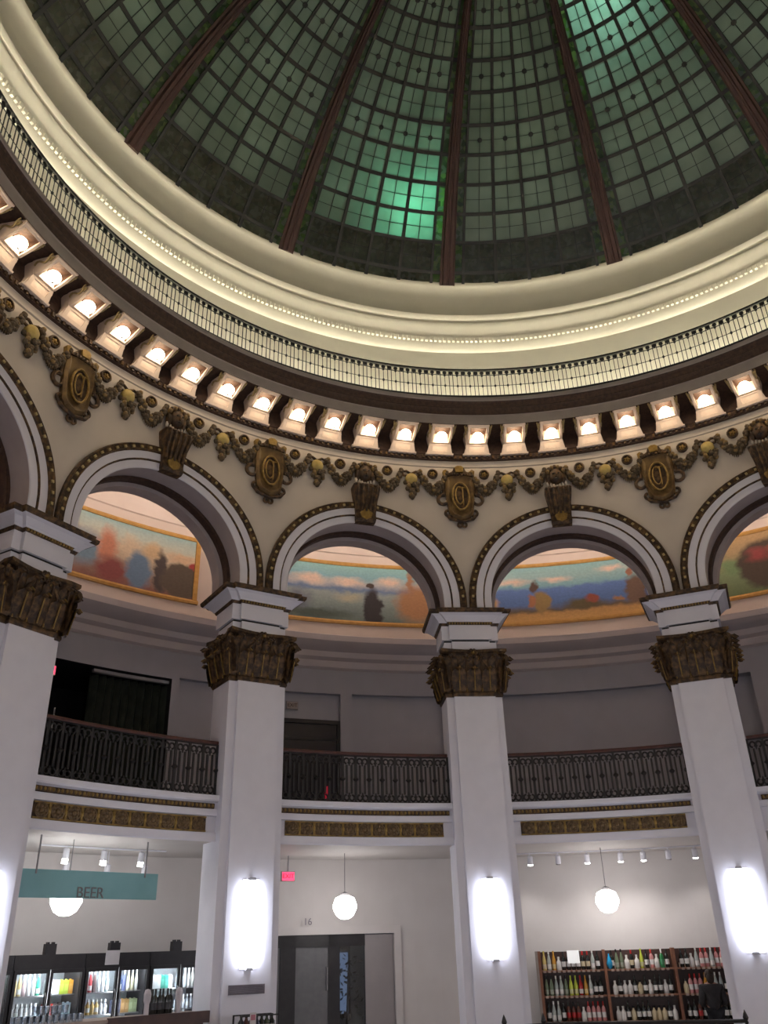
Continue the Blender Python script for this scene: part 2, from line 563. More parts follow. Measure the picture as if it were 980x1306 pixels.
# ------------------------------------------------------------------ cornice, drum
mb = MB()
mb.sweep([(10.0, 12.40), (9.97, 12.42), (9.96, 12.5), (9.93, 12.54), (9.93, 12.56)], 0, 360, 260, 1)
mb.sweep([(9.93, 12.56), (9.86, 12.57), (9.86, 12.70), (9.84, 12.72), (9.84, 13.12), (9.75, 13.16), (9.10, 13.16), (9.07, 13.10), (9.05, 13.10)], 0, 360, 260, 0)
mb.sweep([(9.05, 13.10), (9.05, 13.34), (9.03, 13.36)], 0, 360, 260, 2)
mb.sweep([(9.03, 13.36), (9.06, 13.37), (9.055, 13.5), (9.02, 13.56), (9.03, 13.58), (9.0, 13.70), (8.97, 13.73)], 0, 360, 260, 0)
mb.sweep([(8.97, 13.73), (8.95, 13.76), (8.95, 13.83), (8.98, 13.86), (9.20, 13.86), (9.22, 13.66), (9.97, 13.66)], 0, 360, 260, 2)
cornice = struct(mb.build('trim_cornice', ['brown', 'spandrel', 'fascia'], smooth=30), 'dark brown ring cornice with grey fascia above the arches', 'cornice')
# dentil row
mb = MB()
for i in range(65 * 7):
    a = (i + 0.5) * 360 / (65 * 7)
    if abs(((a - 0) + 180) % 360 - 180) > 75:
        continue
    c = []
    for R, z in ((9.86, 12.585), (9.82, 12.585), (9.82, 12.675), (9.86, 12.675)):
        c.append([pol(R, a - 0.17, z), pol(R, a + 0.17, z)])
    mb.loft([[p[0] for p in c], [p[1] for p in c]])
o = mb.build('dentil_row', 'bronze', cornice)
o['kind'] = 'stuff'

mb = MB()
mb.sweep([(9.95, 13.62), (9.95, 15.99), (9.915, 16.02), (9.88, 16.09), (9.84, 16.20), (9.835, 16.25), (9.81, 16.38),
          (9.80, 16.41), (9.765, 16.52), (9.71, 16.65), (9.66, 16.75), (9.66, 16.78), (9.71, 16.80), (9.71, 16.85), (9.65, 16.87), (9.61, 16.92), (9.59, 17.00), (9.60, 17.03),
          (9.605, 17.3), (9.59, 17.6), (9.54, 17.84), (9.49, 17.90), (9.45, 17.97), (9.45, 18.05), (9.7, 18.10)], 0, 360, 260)
drum = struct(mb.build('wall_drum', 'cream', smooth=30), 'cream plaster drum with stepped mouldings below the dome', 'wall')
mb = MB()
nb = 500
for i in range(nb):
    a = i * 360 / nb
    if abs((a + 180) % 360 - 180) > 75:
        continue
    c = [[pol(R, a - 0.2, z), pol(R, a + 0.2, z)] for R, z in ((9.84, 16.25), (9.785, 16.27), (9.765, 16.36), (9.81, 16.39))]
    mb.loft([[p[0] for p in c], [p[1] for p in c]])
o = mb.build('bead_row', 'cream', drum)
o['kind'] = 'stuff'

# light strip lying on the cornice behind the railing
mb = MB()
mb.sweep([(9.70, 13.67), (9.70, 13.71), (9.80, 13.71), (9.80, 13.67)], 0, 360, 130, closed=True)
tag(mb.build('cove_light', 'cove'), 'glowing strip light lying behind the drum railing', 'light')
mb = MB()  # added ring, out of view, keeping strip light off the upper drum
mb.sweep([(9.655, 13.66), (9.655, 13.93), (9.675, 13.93), (9.675, 13.66)], 0, 360, 260, closed=True)
struct(mb.build('trim_added_light_shield', 'white'), 'low unseen upstand added to shield the strip light behind the drum railing', 'trim')
# warm trough light on the back of the arcade wall
mb = MB()
mb.sweep([(11.02, 10.78), (11.28, 10.78), (11.28, 10.86), (11.26, 10.86), (11.26, 10.80), (11.02, 10.80)], 0, 360, 130)
struct(mb.build('trim_trough', 'white'), 'narrow light trough on the back of the arcade', 'trim')
mb = MB()
mb.sweep([(11.10, 10.81), (11.22, 10.81), (11.22, 10.87), (11.10, 10.87)], 0, 360, 130, closed=True)
tag(mb.build('gallery_light', 'mural_strip'), 'warm strip light behind the arcade lighting the murals', 'light')

# ------------------------------------------------------------------ drum railing
rail = thing('drum_railing', 'black iron railing ringing the cream drum above the cornice', 'railing', (0, 0, 13.86))
mb = MB()
mb.sweep([(9.09, 0.0), (9.09, 0.13), (9.15, 0.13), (9.15, 0.0)], 0, 360, 260, closed=True)
mb.build('base_curb', 'iron', rail)
mb = MB()
mb.sweep([(9.09, 0.90), (9.09, 0.945), (9.15, 0.945), (9.15, 0.90)], 0, 360, 260, closed=True)
mb.build('top_rail', 'iron', rail)
mb = MB()
mb.sweep([(9.112, 0.76), (9.112, 0.775), (9.128, 0.775), (9.128, 0.76)], 0, 360, 260, closed=True)
mb.sweep([(9.115, 0.43), (9.115, 0.442), (9.125, 0.442), (9.125, 0.43)], 0, 360, 260, closed=True)
mb.build('middle_rail', 'iron', rail)
mb = MB()
w = 0.318
for x in (0.112, 0.206):
    mb.box(x - 0.008, x + 0.008, -0.008, 0.008, 0.12, 0.90)
mb.box(-0.006, 0.006, -0.007, 0.007, 0.12, 0.90)
mb.lathe([(0.004, -0.05), (0.028, -0.015), (0.028, 0.015), (0.004, 0.05)], 6, (0, 0, 0.436))
mb.lathe_y([(0.052, -0.008), (0.052, 0.008), (0.034, 0.008), (0.034, -0.008)], 10, (0, 0, 0.835))
mb.lathe_y([(0.052, -0.008), (0.052, 0.008), (0.034, 0.008), (0.034, -0.008)], 10, (0.159, 0, 0.835))
mb.lathe_y([(0.03, -0.008), (0.03, 0.008)], 6, (0, 0, 0.75))
rme = mb.mesh('railing_bars', 'iron')
for i in range(180):
    a = i * 2.0
    if abs((a + 180) % 360 - 180) > 80:
        continue
    inst(rme, 'railing_bars', rail, pol(9.12, a, 0), -radians(a))

# ------------------------------------------------------------------ cornice bracket lamps (65)
def lamp_meshes():
    mb = MB()
    # rear console: foot, tapering block with a sloping front
    mb.prism_x([(0.0, 0.055), (-0.08, 0.055), (-0.10, 0.085), (0.0, 0.085)], -0.35, 0.35)
    mb.loft([[(-0.325, 0.0, 0.085), (-0.325, -0.07, 0.085), (0.325, -0.07, 0.085), (0.325, 0.0, 0.085)],
             [(-0.265, 0.0, 0.30), (-0.265, -0.21, 0.30), (0.265, -0.21, 0.30), (0.265, 0.0, 0.30)],
             [(-0.31, 0.0, 0.55), (-0.31, -0.21, 0.55), (0.31, -0.21, 0.55), (0.31, 0.0, 0.55)]])
    # splayed side cheeks of the lamp box
    for sx in (-1, 1):
        rings = []
        for y, zb in ((-0.20, 0.29), (-0.28, 0.27), (-0.45, 0.335), (-0.60, 0.41), (-0.70, 0.465), (-0.76, 0.505)):
            rings.append([(sx * 0.195, y, zb), (sx * 0.25, y, zb), (sx * (0.25 + 0.07 * (0.55 - zb) / 0.26), y, 0.55), (sx * 0.195, y, 0.55)])
        mb.loft(rings)
    mb.prism_x([(-0.69, 0.46), (-0.75, 0.495), (-0.76, 0.53), (-0.70, 0.53)], -0.195, 0.195)
    mb.prism_x([(-0.20, 0.29), (-0.28, 0.275), (-0.28, 0.42), (-0.20, 0.42)], -0.195, 0.195)
    mb.box(-0.195, 0.195, -0.70, -0.20, 0.53, 0.55)
    mb.tube([(-0.265, -0.735, 0.515), (0.265, -0.735, 0.515)], 0.032, 8)
    mb.prism_x([(-0.285, 0.30), (-0.685, 0.49), (-0.685, 0.53), (-0.285, 0.53)], -0.194, -0.189, 1)  # dark lining sheets paint in the shade inside the lamp box
    mb.prism_x([(-0.285, 0.30), (-0.685, 0.49), (-0.685, 0.53), (-0.285, 0.53)], 0.189, 0.194, 1)
    mb.box(-0.188, 0.188, -0.69, -0.68, 0.48, 0.53, 1)
    mb.box(-0.188, 0.188, -0.685, -0.285, 0.522, 0.528, 1)
    br = mb.mesh('bracket', ['lampplaster', 'brown'], smooth=35)
    mb = MB()
    # raised border round the sloping panel
    def slab(x0, x1, t0, t1, h):
        p = lambda t, k: (-0.07 - 0.14 * t - k * 0.82, 0.10 + 0.20 * t - k * 0.57)
        mb.prism_x([p(t0, 0), p(t1, 0), p(t1, h), p(t0, h)], x0, x1)
    slab(-0.27, 0.27, 0.78, 0.95, 0.02)
    slab(-0.29, 0.29, 0.0, 0.18, 0.02)
    slab(-0.28, -0.19, 0.18, 0.78, 0.02)
    slab(0.19, 0.28, 0.18, 0.78, 0.02)
    pn = mb.mesh('panel_border', 'lampplaster')
    mb = MB()
    sx = 1
    pts = []
    for i in range(15):
        t = i / 14
        zz = 0.44 + 0.06 * t + 0.04 * sin(2.6 * pi * t)
        pts.append((0.26 + 0.07 * (zz - 0.31) / 0.24, -0.24 - 0.44 * t, zz))
    mb.tube(pts, 0.022, 5)
    mb.lathe([(0.01, -0.03), (0.05, 0), (0.01, 0.03)], 6, (0.29, -0.64, 0.50))
    mb.prism_x([(-0.62, 0.55), (-0.66, 0.47), (-0.60, 0.43), (-0.55, 0.46)], 0.275, 0.30)
    sc = mb.mesh('side_scroll', 'goldlight', smooth=40)
    mb = MB()
    mb.ell((0, -0.44, 0.345), (0.14, 0.14, 0.125), 16, 10)
    bu = mb.mesh('bulb', 'bulb', smooth=60)
    mb = MB()
    mb.ell((0, -0.43, 0.222), (0.026, 0.026, 0.016), 6, 4)
    ti = mb.mesh('bulb_tip', 'bronze')
    return br, pn, sc, bu, ti
LM = lamp_meshes()
for i in range(65):
    a = (i + 0.5) * 360 / 65
    a = (a + 180) % 360 - 180
    t = thing('bracket_lamp', 'glowing warm bulb in a pale plaster bracket under the ring cornice', 'lamp', pol(9.84, a, 12.6), a, 'bracket lamps under the ring cornice')
    for me, nm in zip(LM, ('bracket', 'panel_border', 'side_scroll', 'bulb', 'bulb_tip')):
        if abs(a) > 80 and nm in ('panel_border', 'side_scroll', 'bulb_tip'):
            continue
        inst(me, nm, t)
        if nm == 'side_scroll':
            inst(me, nm, t, scale=(-1, 1, 1))

# ------------------------------------------------------------------ stained glass dome
ZS, RHO = 18 - 6.9, hypot(9.47, 6.9)
def dp(th, a, r=RHO):
    t = radians(th)
    return pol(r * sin(t), a, ZS + r * cos(t))
ROWS = [53.9, 52.5, 48.6, 44.97, 41.32, 37.71, 34.19, 30.41, 26.83, 23.28, 19.7, 16.1, 12.6, 9.2]
FR = [0.040, 0.098, 0.299, 0.50, 0.701, 0.902, 0.960]
dome = bpy.data.objects.new('ceiling_dome', None)
COL.objects.link(dome)
struct(dome, 'dark green leaded glass dome with red-brown ribs', 'dome')
for k in range(13):
    a = k * STEP
    mb = MB()
    sec = [(-0.21, 0.10), (-0.21, -0.04), (-0.15, -0.07), (-0.13, -0.16), (0.13, -0.16), (0.15, -0.07), (0.21, -0.04), (0.21, 0.10)]
    rings = []
    for i in range(25):
        th = 54.2 - (54.2 - 6.5) * i / 24
        sc = max(0.28, sin(radians(th)) / sin(radians(54)))
        base = Vector(dp(th, a))
        rad = (base - Vector((0, 0, ZS))).normalized()
        tan = Vector((cos(radians(a)), -sin(radians(a)), 0))
        rings.append([base + tan * x * sc + rad * y for x, y in sec])
    mb.loft(rings)
    mb.tube([Vector(r[3]) * 0.5 + Vector(r[4]) * 0.5 for r in rings], 0.035, 6)
    mb.build('rib', 'ribbrown', dome, smooth=30)
    # unseen fin added outside the glass on the rib to block the attic floods
    mb = MB()
    rings = []
    for i in range(13):
        th = 54.2 - (54.2 - 6.5) * i / 12
        rings.append([dp(th, a - 0.15, RHO + 0.09), dp(th, a + 0.15, RHO + 0.09), dp(th, a + 0.15, RHO + 1.3), dp(th, a - 0.15, RHO + 1.3)])
    mb.loft(rings)
    mb.build('light_block_fin', 'iron', dome)
mb = MB()
rings = [[pol(RHO * sin(radians(t)) , 360 * i / 52, ZS + RHO * cos(radians(t))) for i in range(52)] for t in (10.0, 8.0, 5.0, 0.3)]
mb.loft(rings)
mb.build('crown_disc', 'ribbrown', dome, smooth=40)
# bars
for k in range(13):
    for fidx in range(1, 6):
        a = (k + FR[fidx]) * STEP
        mb = MB()
        rings = []
        hw0 = 0.046 if fidx in (2, 3, 4) else 0.038
        for i in range(19):
            th = 53.95 - (53.95 - 9.2) * i / 18
            hw = hw0 * (0.55 + 0.45 * th / 54)
            base = Vector(dp(th, a))
            rad = (base - Vector((0, 0, ZS))).normalized()
            tan = Vector((cos(radians(a)), -sin(radians(a)), 0))
            rings.append([base + tan * x + rad * y for x, y in ((-hw, 0.03), (-hw, -0.045), (hw, -0.045), (hw, 0.03))])
        mb.loft(rings)
        mb.build('glazing_bar', 'lead', dome)
for th in ROWS[1:]:
    mb = MB()
    R0, z0 = RHO * sin(radians(th)), ZS + RHO * cos(radians(th))
    c, s = cos(radians(th)), sin(radians(th))
    hw = 0.046
    pr = [(R0 + x * c + y * s, z0 - x * s + y * c) for x, y in ((-hw, 0.03), (-hw, -0.04), (hw, -0.04), (hw, 0.03))]
    mb.sweep(pr, 0, 360, 156, closed=True)
    mb.build('ring_bar', 'lead', dome)
# fine cames: one line down the middle of each light and one across, small discs on every other row
mb = MB()
for k in range(13):
    am = (k + 0.5) * STEP
    if abs((am + 180) % 360 - 180) > 85:
        continue
    for c in range(1, 5):
        a = (k + (FR[c] + FR[c + 1]) / 2) * STEP
        rings = []
        for i in range(16):
            th = 52.5 - (52.5 - 12.6) * i / 15
            base = Vector(dp(th, a))
            rad = (base - Vector((0, 0, ZS))).normalized()
            tan = Vector((cos(radians(a)), -sin(radians(a)), 0))
            rings.append([base + tan * x + rad * y for x, y in ((-0.008, 0.015), (-0.008, -0.02), (0.008, -0.02), (0.008, 0.015))])
        mb.loft(rings)
        for r in range(1, len(ROWS) - 2):
            if r % 2 == 1 and r > 3:
                th = (ROWS[r] + ROWS[r + 1]) / 2
                base = Vector(dp(th, a))
                rad = (base - Vector((0, 0, ZS))).normalized()
                tan = Vector((cos(radians(a)), -sin(radians(a)), 0))
                up = rad.cross(tan)
                w = 0.065
                mb.loft([[base + w * (cos(2 * pi * q / 8) * tan + sin(2 * pi * q / 8) * up) + rad * y for q in range(8)] for y in (0.014, -0.024)])
    for r in range(1, len(ROWS) - 2):
        th = (ROWS[r] + ROWS[r + 1]) / 2
        R0, z0 = RHO * sin(radians(th)), ZS + RHO * cos(radians(th))
        c_, s_ = cos(radians(th)), sin(radians(th))
        for dd in (0.0,):
            pr = [(R0 + x * c_ + y * s_, z0 - x * s_ + y * c_) for x, y in ((-0.007, 0.015), (-0.007, -0.018), (0.007, -0.018), (0.007, 0.015))]
            mb.sweep(pr, (k + FR[1]) * STEP, (k + FR[5]) * STEP, 8, closed=True)
o = mb.build('lead_came', 'lead', dome)
o['kind'] = 'stuff'
# panes
panes = []
for k in range(13):
    for c in range(6):
        for r in range(len(ROWS) - 1):
            a0, a1 = (k + FR[c]) * STEP, (k + FR[c + 1]) * STEP
            t0, t1 = ROWS[r], ROWS[r + 1]
            q = [dp(t0, a0), dp(t0, a1), dp(t1, a1), dp(t1, a0)]
            px = [project(p) for p in q]
            area = 0
            if all(px):
                cx, cy = sum(p[0] for p in px) / 4, sum(p[1] for p in px) / 4
                if -20 < cx < 1000 and -20 < cy < 1326:
                    area = abs(sum(px[i][0] * px[(i + 1) % 4][1] - px[(i + 1) % 4][0] * px[i][1] for i in range(4))) / 2
            mt = 'pane_leaf' if c in (0, 5) else ('pane_fruit' if r < 2 else 'pane')
            panes.append((area, k, q, mt))
panes.sort(key=lambda p: -p[0])
def pane_add(mb, q, mi=0):
    n = Vector((0, 0, ZS))
    inn = [Vector(p) for p in q]
    outw = [p + (p - n).normalized() * 0.012 for p in inn]
    mb.loft([inn, outw], mi)
rest = MB()
for i, (ar, k, q, mt) in enumerate(panes):
    if i < 300 and ar > 0:
        mb = MB()
        pane_add(mb, q)
        mb.build('glass_pane', mt, dome)
    else:
        pane_add(rest, q, ('pane', 'pane_leaf', 'pane_fruit').index(mt))
o = rest.build('glass_panes_beyond', ['pane', 'pane_leaf', 'pane_fruit'], dome)
o['kind'] = 'stuff'
# unseen outside ring added above the fruit border to cut off the flood light
mb = MB()
mb.sweep([(RHO * sin(radians(48.7)) + 0.03, ZS + RHO * cos(radians(48.7)) + 0.03), ((RHO + 1.0) * sin(radians(48.7)), ZS + (RHO + 1.0) * cos(radians(48.7)))], 0, 360, 104)
mb.build('light_block_ring', 'iron', dome)
# attic floods behind the glass
attic_lamp('attic_flood_green', (RHO + 0.95) * sin(radians(44.5)), -6.5, ZS + (RHO + 0.95) * cos(radians(44.5)), 62, (0.20, 1.0, 0.74), 0.15)
attic_lamp('attic_flood_blue', (RHO + 1.1) * sin(radians(24.0)), 41.0, ZS + (RHO + 1.1) * cos(radians(24.0)), 75, (0.45, 0.95, 0.95), 0.2)

# ------------------------------------------------------------------ piers
def outline(e, hwf=0.455, hws=0.62, stepd=0.085, depth=1.0, z=0.0):
    return [(-hwf - e, -e, z), (hwf + e, -e, z), (hwf + e, stepd - e, z), (hws + e, stepd - e, z), (hws + e, depth - stepd + e, z), (hwf + e, depth - stepd + e, z), (hwf + e, depth + e, z),
            (-hwf - e, depth + e, z), (-hwf - e, depth - stepd + e, z), (-hws - e, depth - stepd + e, z), (-hws - e, stepd - e, z), (-hwf - e, stepd - e, z)]
def plain(e, hw=0.62, depth=1.0, z=0.0):
    return [(-hw - e, -e, z), (hw + e, -e, z), (hw + e, depth + e, z), (-hw - e, depth + e, z)]
mb = MB()
mb.loft([outline(0, z=FLOOR), outline(0, z=6.62)])
SHAFT = mb.mesh('shaft', 'white')
mb = MB()
mb.loft([outline(0.07, z=FLOOR), outline(0.07, z=FLOOR + 0.28), outline(0.03, z=FLOOR + 0.34), outline(0.005, z=FLOOR + 0.36)])
BASE = mb.mesh('plinth', 'white')
# impost block
mb = MB()
mb.loft([outline(-0.02, z=7.66), outline(-0.02, z=7.865)])
mb.loft([outline(0.025, z=7.905), outline(0.025, z=8.245)])
mb.loft([outline(0.085, z=8.30), outline(0.10, z=8.33), outline(0.20, z=8.43), outline(0.27, z=8.465)])
IMP = mb.mesh('impost_block', 'white')
mb = MB()
mb.loft([outline(-0.035, z=7.86), outline(-0.035, z=7.905)], 2)
mb.loft([outline(0.045, z=8.245), outline(0.07, z=8.30)], 0)
mb.loft([outline(0.28, z=8.465), outline(0.31, z=8.50), outline(0.32, z=8.56), outline(0.30, z=8.57)], 0)
for i in range(16):
    x = -0.47 + 0.94 * i / 15
    mb.box(x - 0.016, x + 0.016, -0.085, -0.05, 8.25, 8.295, 1)
GILT = mb.mesh('gilt_mouldings', ['bronze', 'gold', 'iron'])
# capital: flared bell
mb = MB()
mb.loft([outline(0.015, z=6.60), outline(0.03, z=6.63), outline(0.03, z=6.68), outline(0.015, z=6.70), outline(0.015, z=7.1), outline(0.03, z=7.35), outline(0.07, z=7.52), outline(0.09, z=7.56)])
BELL = mb.mesh('bell', 'bronze')
# abacus with concave sides
def abacus(e, z):
    pts = []
    hw, d = 0.62, 1.0
    corners = [(-hw, 0), (hw, 0), (hw, d), (-hw, d)]
    for i in range(4):
        x0, y0 = corners[i]
        x1, y1 = corners[(i + 1) % 4]
        nx, ny = (y1 - y0), -(x1 - x0)
        L = hypot(nx, ny)
        nx, ny = nx / L, ny / L
        for j in range(8):
            t = j / 8
            bow = 0.16 - 0.13 * sin(pi * t)
            ex = (t - 0.5) * 2 * 0.10
            px, py = x0 + (x1 - x0) * t, y0 + (y1 - y0) * t
            tx, ty = (x1 - x0) / L, (y1 - y0) / L
            pts.append((px + nx * (bow + e) + tx * ex, py + ny * (bow + e) + ty * ex, z))
    return pts
mb = MB()
mb.loft([abacus(-0.05, 7.55), abacus(-0.02, 7.58), abacus(0.0, 7.60), abacus(0.0, 7.66)])
ABA = mb.mesh('abacus', 'bronze')
# acanthus leaf in local frame: grows up, curls to -Y
def leaf_mesh(h, w, curl, name, mats):
    mb = MB()
    rings = []
    n = 9
    for i in range(n + 1):
        t = i / n
        ww = w * (0.75 + 0.45 * sin(pi * min(1, t * 1.05)) - 0.75 * max(0, t - 0.75) * 4 * 0.7)
        ww *= 1 + 0.14 * (i % 2)
        if t < 0.72:
            y = -0.03 - 0.10 * t * curl
            z = h * t / 0.78
        else:
            q = (t - 0.72) / 0.28 * pi * 0.85
            y = -0.03 - 0.072 * curl - 0.07 * curl * (1 - cos(q)) * 0.9
            z = h * 0.72 / 0.78 + 0.09 * sin(q) * curl
        row = []
        for j in range(7):
            s = -1 + j / 3
            row.append((s * ww / 2, y + 0.035 * s * s - 0.018 * (j % 2), z - 0.03 * s * s))
        rings.append(row)
    mb.loft(rings, 0, False, False)
    back = [[(x, y + 0.025, z) for x, y, z in r] for r in rings]
    mb.loft(back, 0, False, False)
    mb.tube([Vector(r[3]) + Vector((0, -0.012, 0)) for r in rings], 0.014, 5, 1)
    return mb.mesh(name, mats, smooth=60)
LEAF1 = leaf_mesh(0.40, 0.30, 1.35, 'acanthus_leaf', ['bronze', 'gold'])
LEAF2 = leaf_mesh(0.66, 0.30, 1.45, 'acanthus_leaf_tall', ['bronze', 'bronze'])
# volute: spiral in its own x-z plane, outward = +X
mb = MB()
pts, rad = [], []
for i in range(8):
    t = i / 7
    pts.append((-0.20 + 0.22 * t ** 1.5, 0, -0.42 + 0.40 * t))
    rad.append(0.030 + 0.015 * t)
for i in range(1, 23):
    q = i / 22
    th = pi * 0.9 - q * 2 * pi * 1.5
    rr = 0.125 * (1 - 0.78 * q)
    pts.append((0.125 + rr * cos(th), 0, 0.0 + rr * sin(th)))
    rad.append(0.045 * (1 - 0.4 * q))
mb.tube(pts, rad, 6)
mb.ell((0.125, 0, 0.0), (0.035, 0.07, 0.035), 8, 5, 1)
VOL = mb.mesh('volute', ['bronze', 'gold'], smooth=50)
mb = MB()
for k in range(6):
    t = 2 * pi * k / 6
    mb.ell((0.07 * cos(t), -0.02, 0.07 * sin(t)), (0.045, 0.035, 0.045), 6, 4)
mb.ell((0, -0.05, 0), (0.04, 0.04, 0.04), 8, 5, 1)
FLEUR = mb.mesh('fleuron', ['bronze', 'gold'], smooth=50)
mb = MB()
mb.tube([(0, 0, 6.70), (0, -0.01, 7.0), (0, -0.03, 7.22)], 0.013, 5)
STRIP = mb.mesh('gilt_reed', 'gold')
# sconce
mb = MB()
rings = []
for z, s in ((1.50, 0.62), (1.56, 0.86), (1.68, 1.0), (2.2, 1.04), (2.72, 1.0), (2.84, 0.86), (2.90, 0.62)):
    rings.append([(0.235 * s * cos(pi * j / 12), -0.02 - 0.155 * s * sin(pi * j / 12), z) for j in range(13)])
mb.loft(rings)
SC_SH = mb.mesh('shade', 'sconce', smooth=40)
mb = MB()
mb.prism([(-0.07, 0), (0.07, 0), (0.05, 0.045), (-0.05, 0.045)], -0.10, 0.0)
SC_CAP = mb.mesh('clip', 'steel')
mb = MB()
mb.box(-0.17, 0.17, -0.02, 0.0, 1.47, 2.93)
SC_BK = mb.mesh('back_plate', 'white')

PLAB = {-3: 'white square pier beyond the beer sign bay', -2: 'white square pier at the far end of the teal hanging sign',
        -1: 'white square pier with a grey vent between cooler bay and entrance door', 0: 'white square pier between entrance door bay and wine shelf bay',
        1: 'white square pier at the far end of the wine shelves', 2: 'white square pier beyond the wine shelf bay'}
SLAB = {-3: 'white wall sconce on the pier beyond the beer sign bay', -2: 'tall white sconce glowing on the pier beside the teal sign',
        -1: 'tall white sconce glowing above the grey vent', 0: 'tall white sconce glowing between entrance door and wine shelves',
        1: 'tall white sconce glowing on the pier past the wine shelves', 2: 'white wall sconce on the pier beyond the wine bay'}
for k in PIERS:
    a = k * STEP
    p = thing('pier', PLAB.get(k, 'white square pier in the arcade half facing the wine and beer bays'), 'pier', pol(10, a, 0), a, 'piers around the rotunda')
    inst(SHAFT, 'shaft', p)
    inst(BASE, 'plinth', p)
    inst(IMP, 'impost_block', p)
    inst(GILT, 'gilt_mouldings', p)
    cap = inst(BELL, 'capital', p)
    inst(ABA, 'abacus', cap)
    sides = [((0, 0), 0.0, 0.62), ((0, 1.0), pi, 0.62), ((-0.62, 0.5), -pi / 2, 0.5), ((0.62, 0.5), pi / 2, 0.5)]
    if abs(k) > 3:
        sides = []
    for (cx, cy), rz, hw in sides:
        R2 = Matrix.Rotation(rz, 3, 'Z')
        front = rz == 0.0
        xs = (-0.34, 0.0, 0.34)
        for x in xs:
            o = R2 @ Vector((x, -0.02, 0))
            inst(LEAF1, 'acanthus_leaf', cap, (cx + o.x, cy + o.y, 6.72), rz)
        for x in (-0.50, -0.17, 0.17, 0.50):
            o = R2 @ Vector((x, 0.02, 0))
            inst(LEAF2, 'acanthus_leaf', cap, (cx + o.x, cy + o.y, 6.76), rz)
        for x in (-0.455, -0.17, 0.17, 0.455):
            o = R2 @ Vector((x, -0.04, 0))
            inst(STRIP, 'gilt_reed', cap, (cx + o.x, cy + o.y, 0), rz)
        o = R2 @ Vector((0, -0.10, 0))
        inst(FLEUR, 'fleuron', cap, (cx + o.x, cy + o.y, 7.55), rz)
        for sx in (-1, 1):
            o = R2 @ Vector((sx * 0.22, -0.10, 0))
            inst(VOL, 'volute', cap, (cx + o.x, cy + o.y, 7.43), rz + (pi if sx > 0 else 0), scale=(0.75, 0.75, 0.75))
    for cx, cy, ang in ((-0.62, 0, -pi * 0.75), (0.62, 0, -pi * 0.25), (0.62, 1.0, pi * 0.25), (-0.62, 1.0, pi * 0.75)):
        inst(VOL, 'volute', cap, (cx + 0.02 * cos(ang), cy + 0.02 * sin(ang), 7.40), ang, scale=(0.85, 0.85, 0.9))
        if abs(k) < 4:
            inst(LEAF1, 'acanthus_leaf', cap, (cx + 0.03 * cos(ang), cy + 0.03 * sin(ang), 6.70), ang + pi / 2, scale=(0.8, 0.75, 1))
            inst(LEAF2, 'acanthus_leaf', cap, (cx + 0.02 * cos(ang), cy + 0.02 * sin(ang), 6.74), ang + pi / 2, scale=(0.8, 0.65, 1))
    s = thing('wall_sconce', SLAB.get(k, 'tall white sconce on a pier facing the wine and beer bays'), 'sconce', pol(10, a, 0), a, 'pier sconces')
    inst(SC_SH, 'shade', s)
    inst(SC_CAP, 'clip', s, (0, 0, 2.905)); inst(SC_CAP, 'clip', s, (0, 0, 1.455))
    inst(SC_BK, 'back_plate', s)

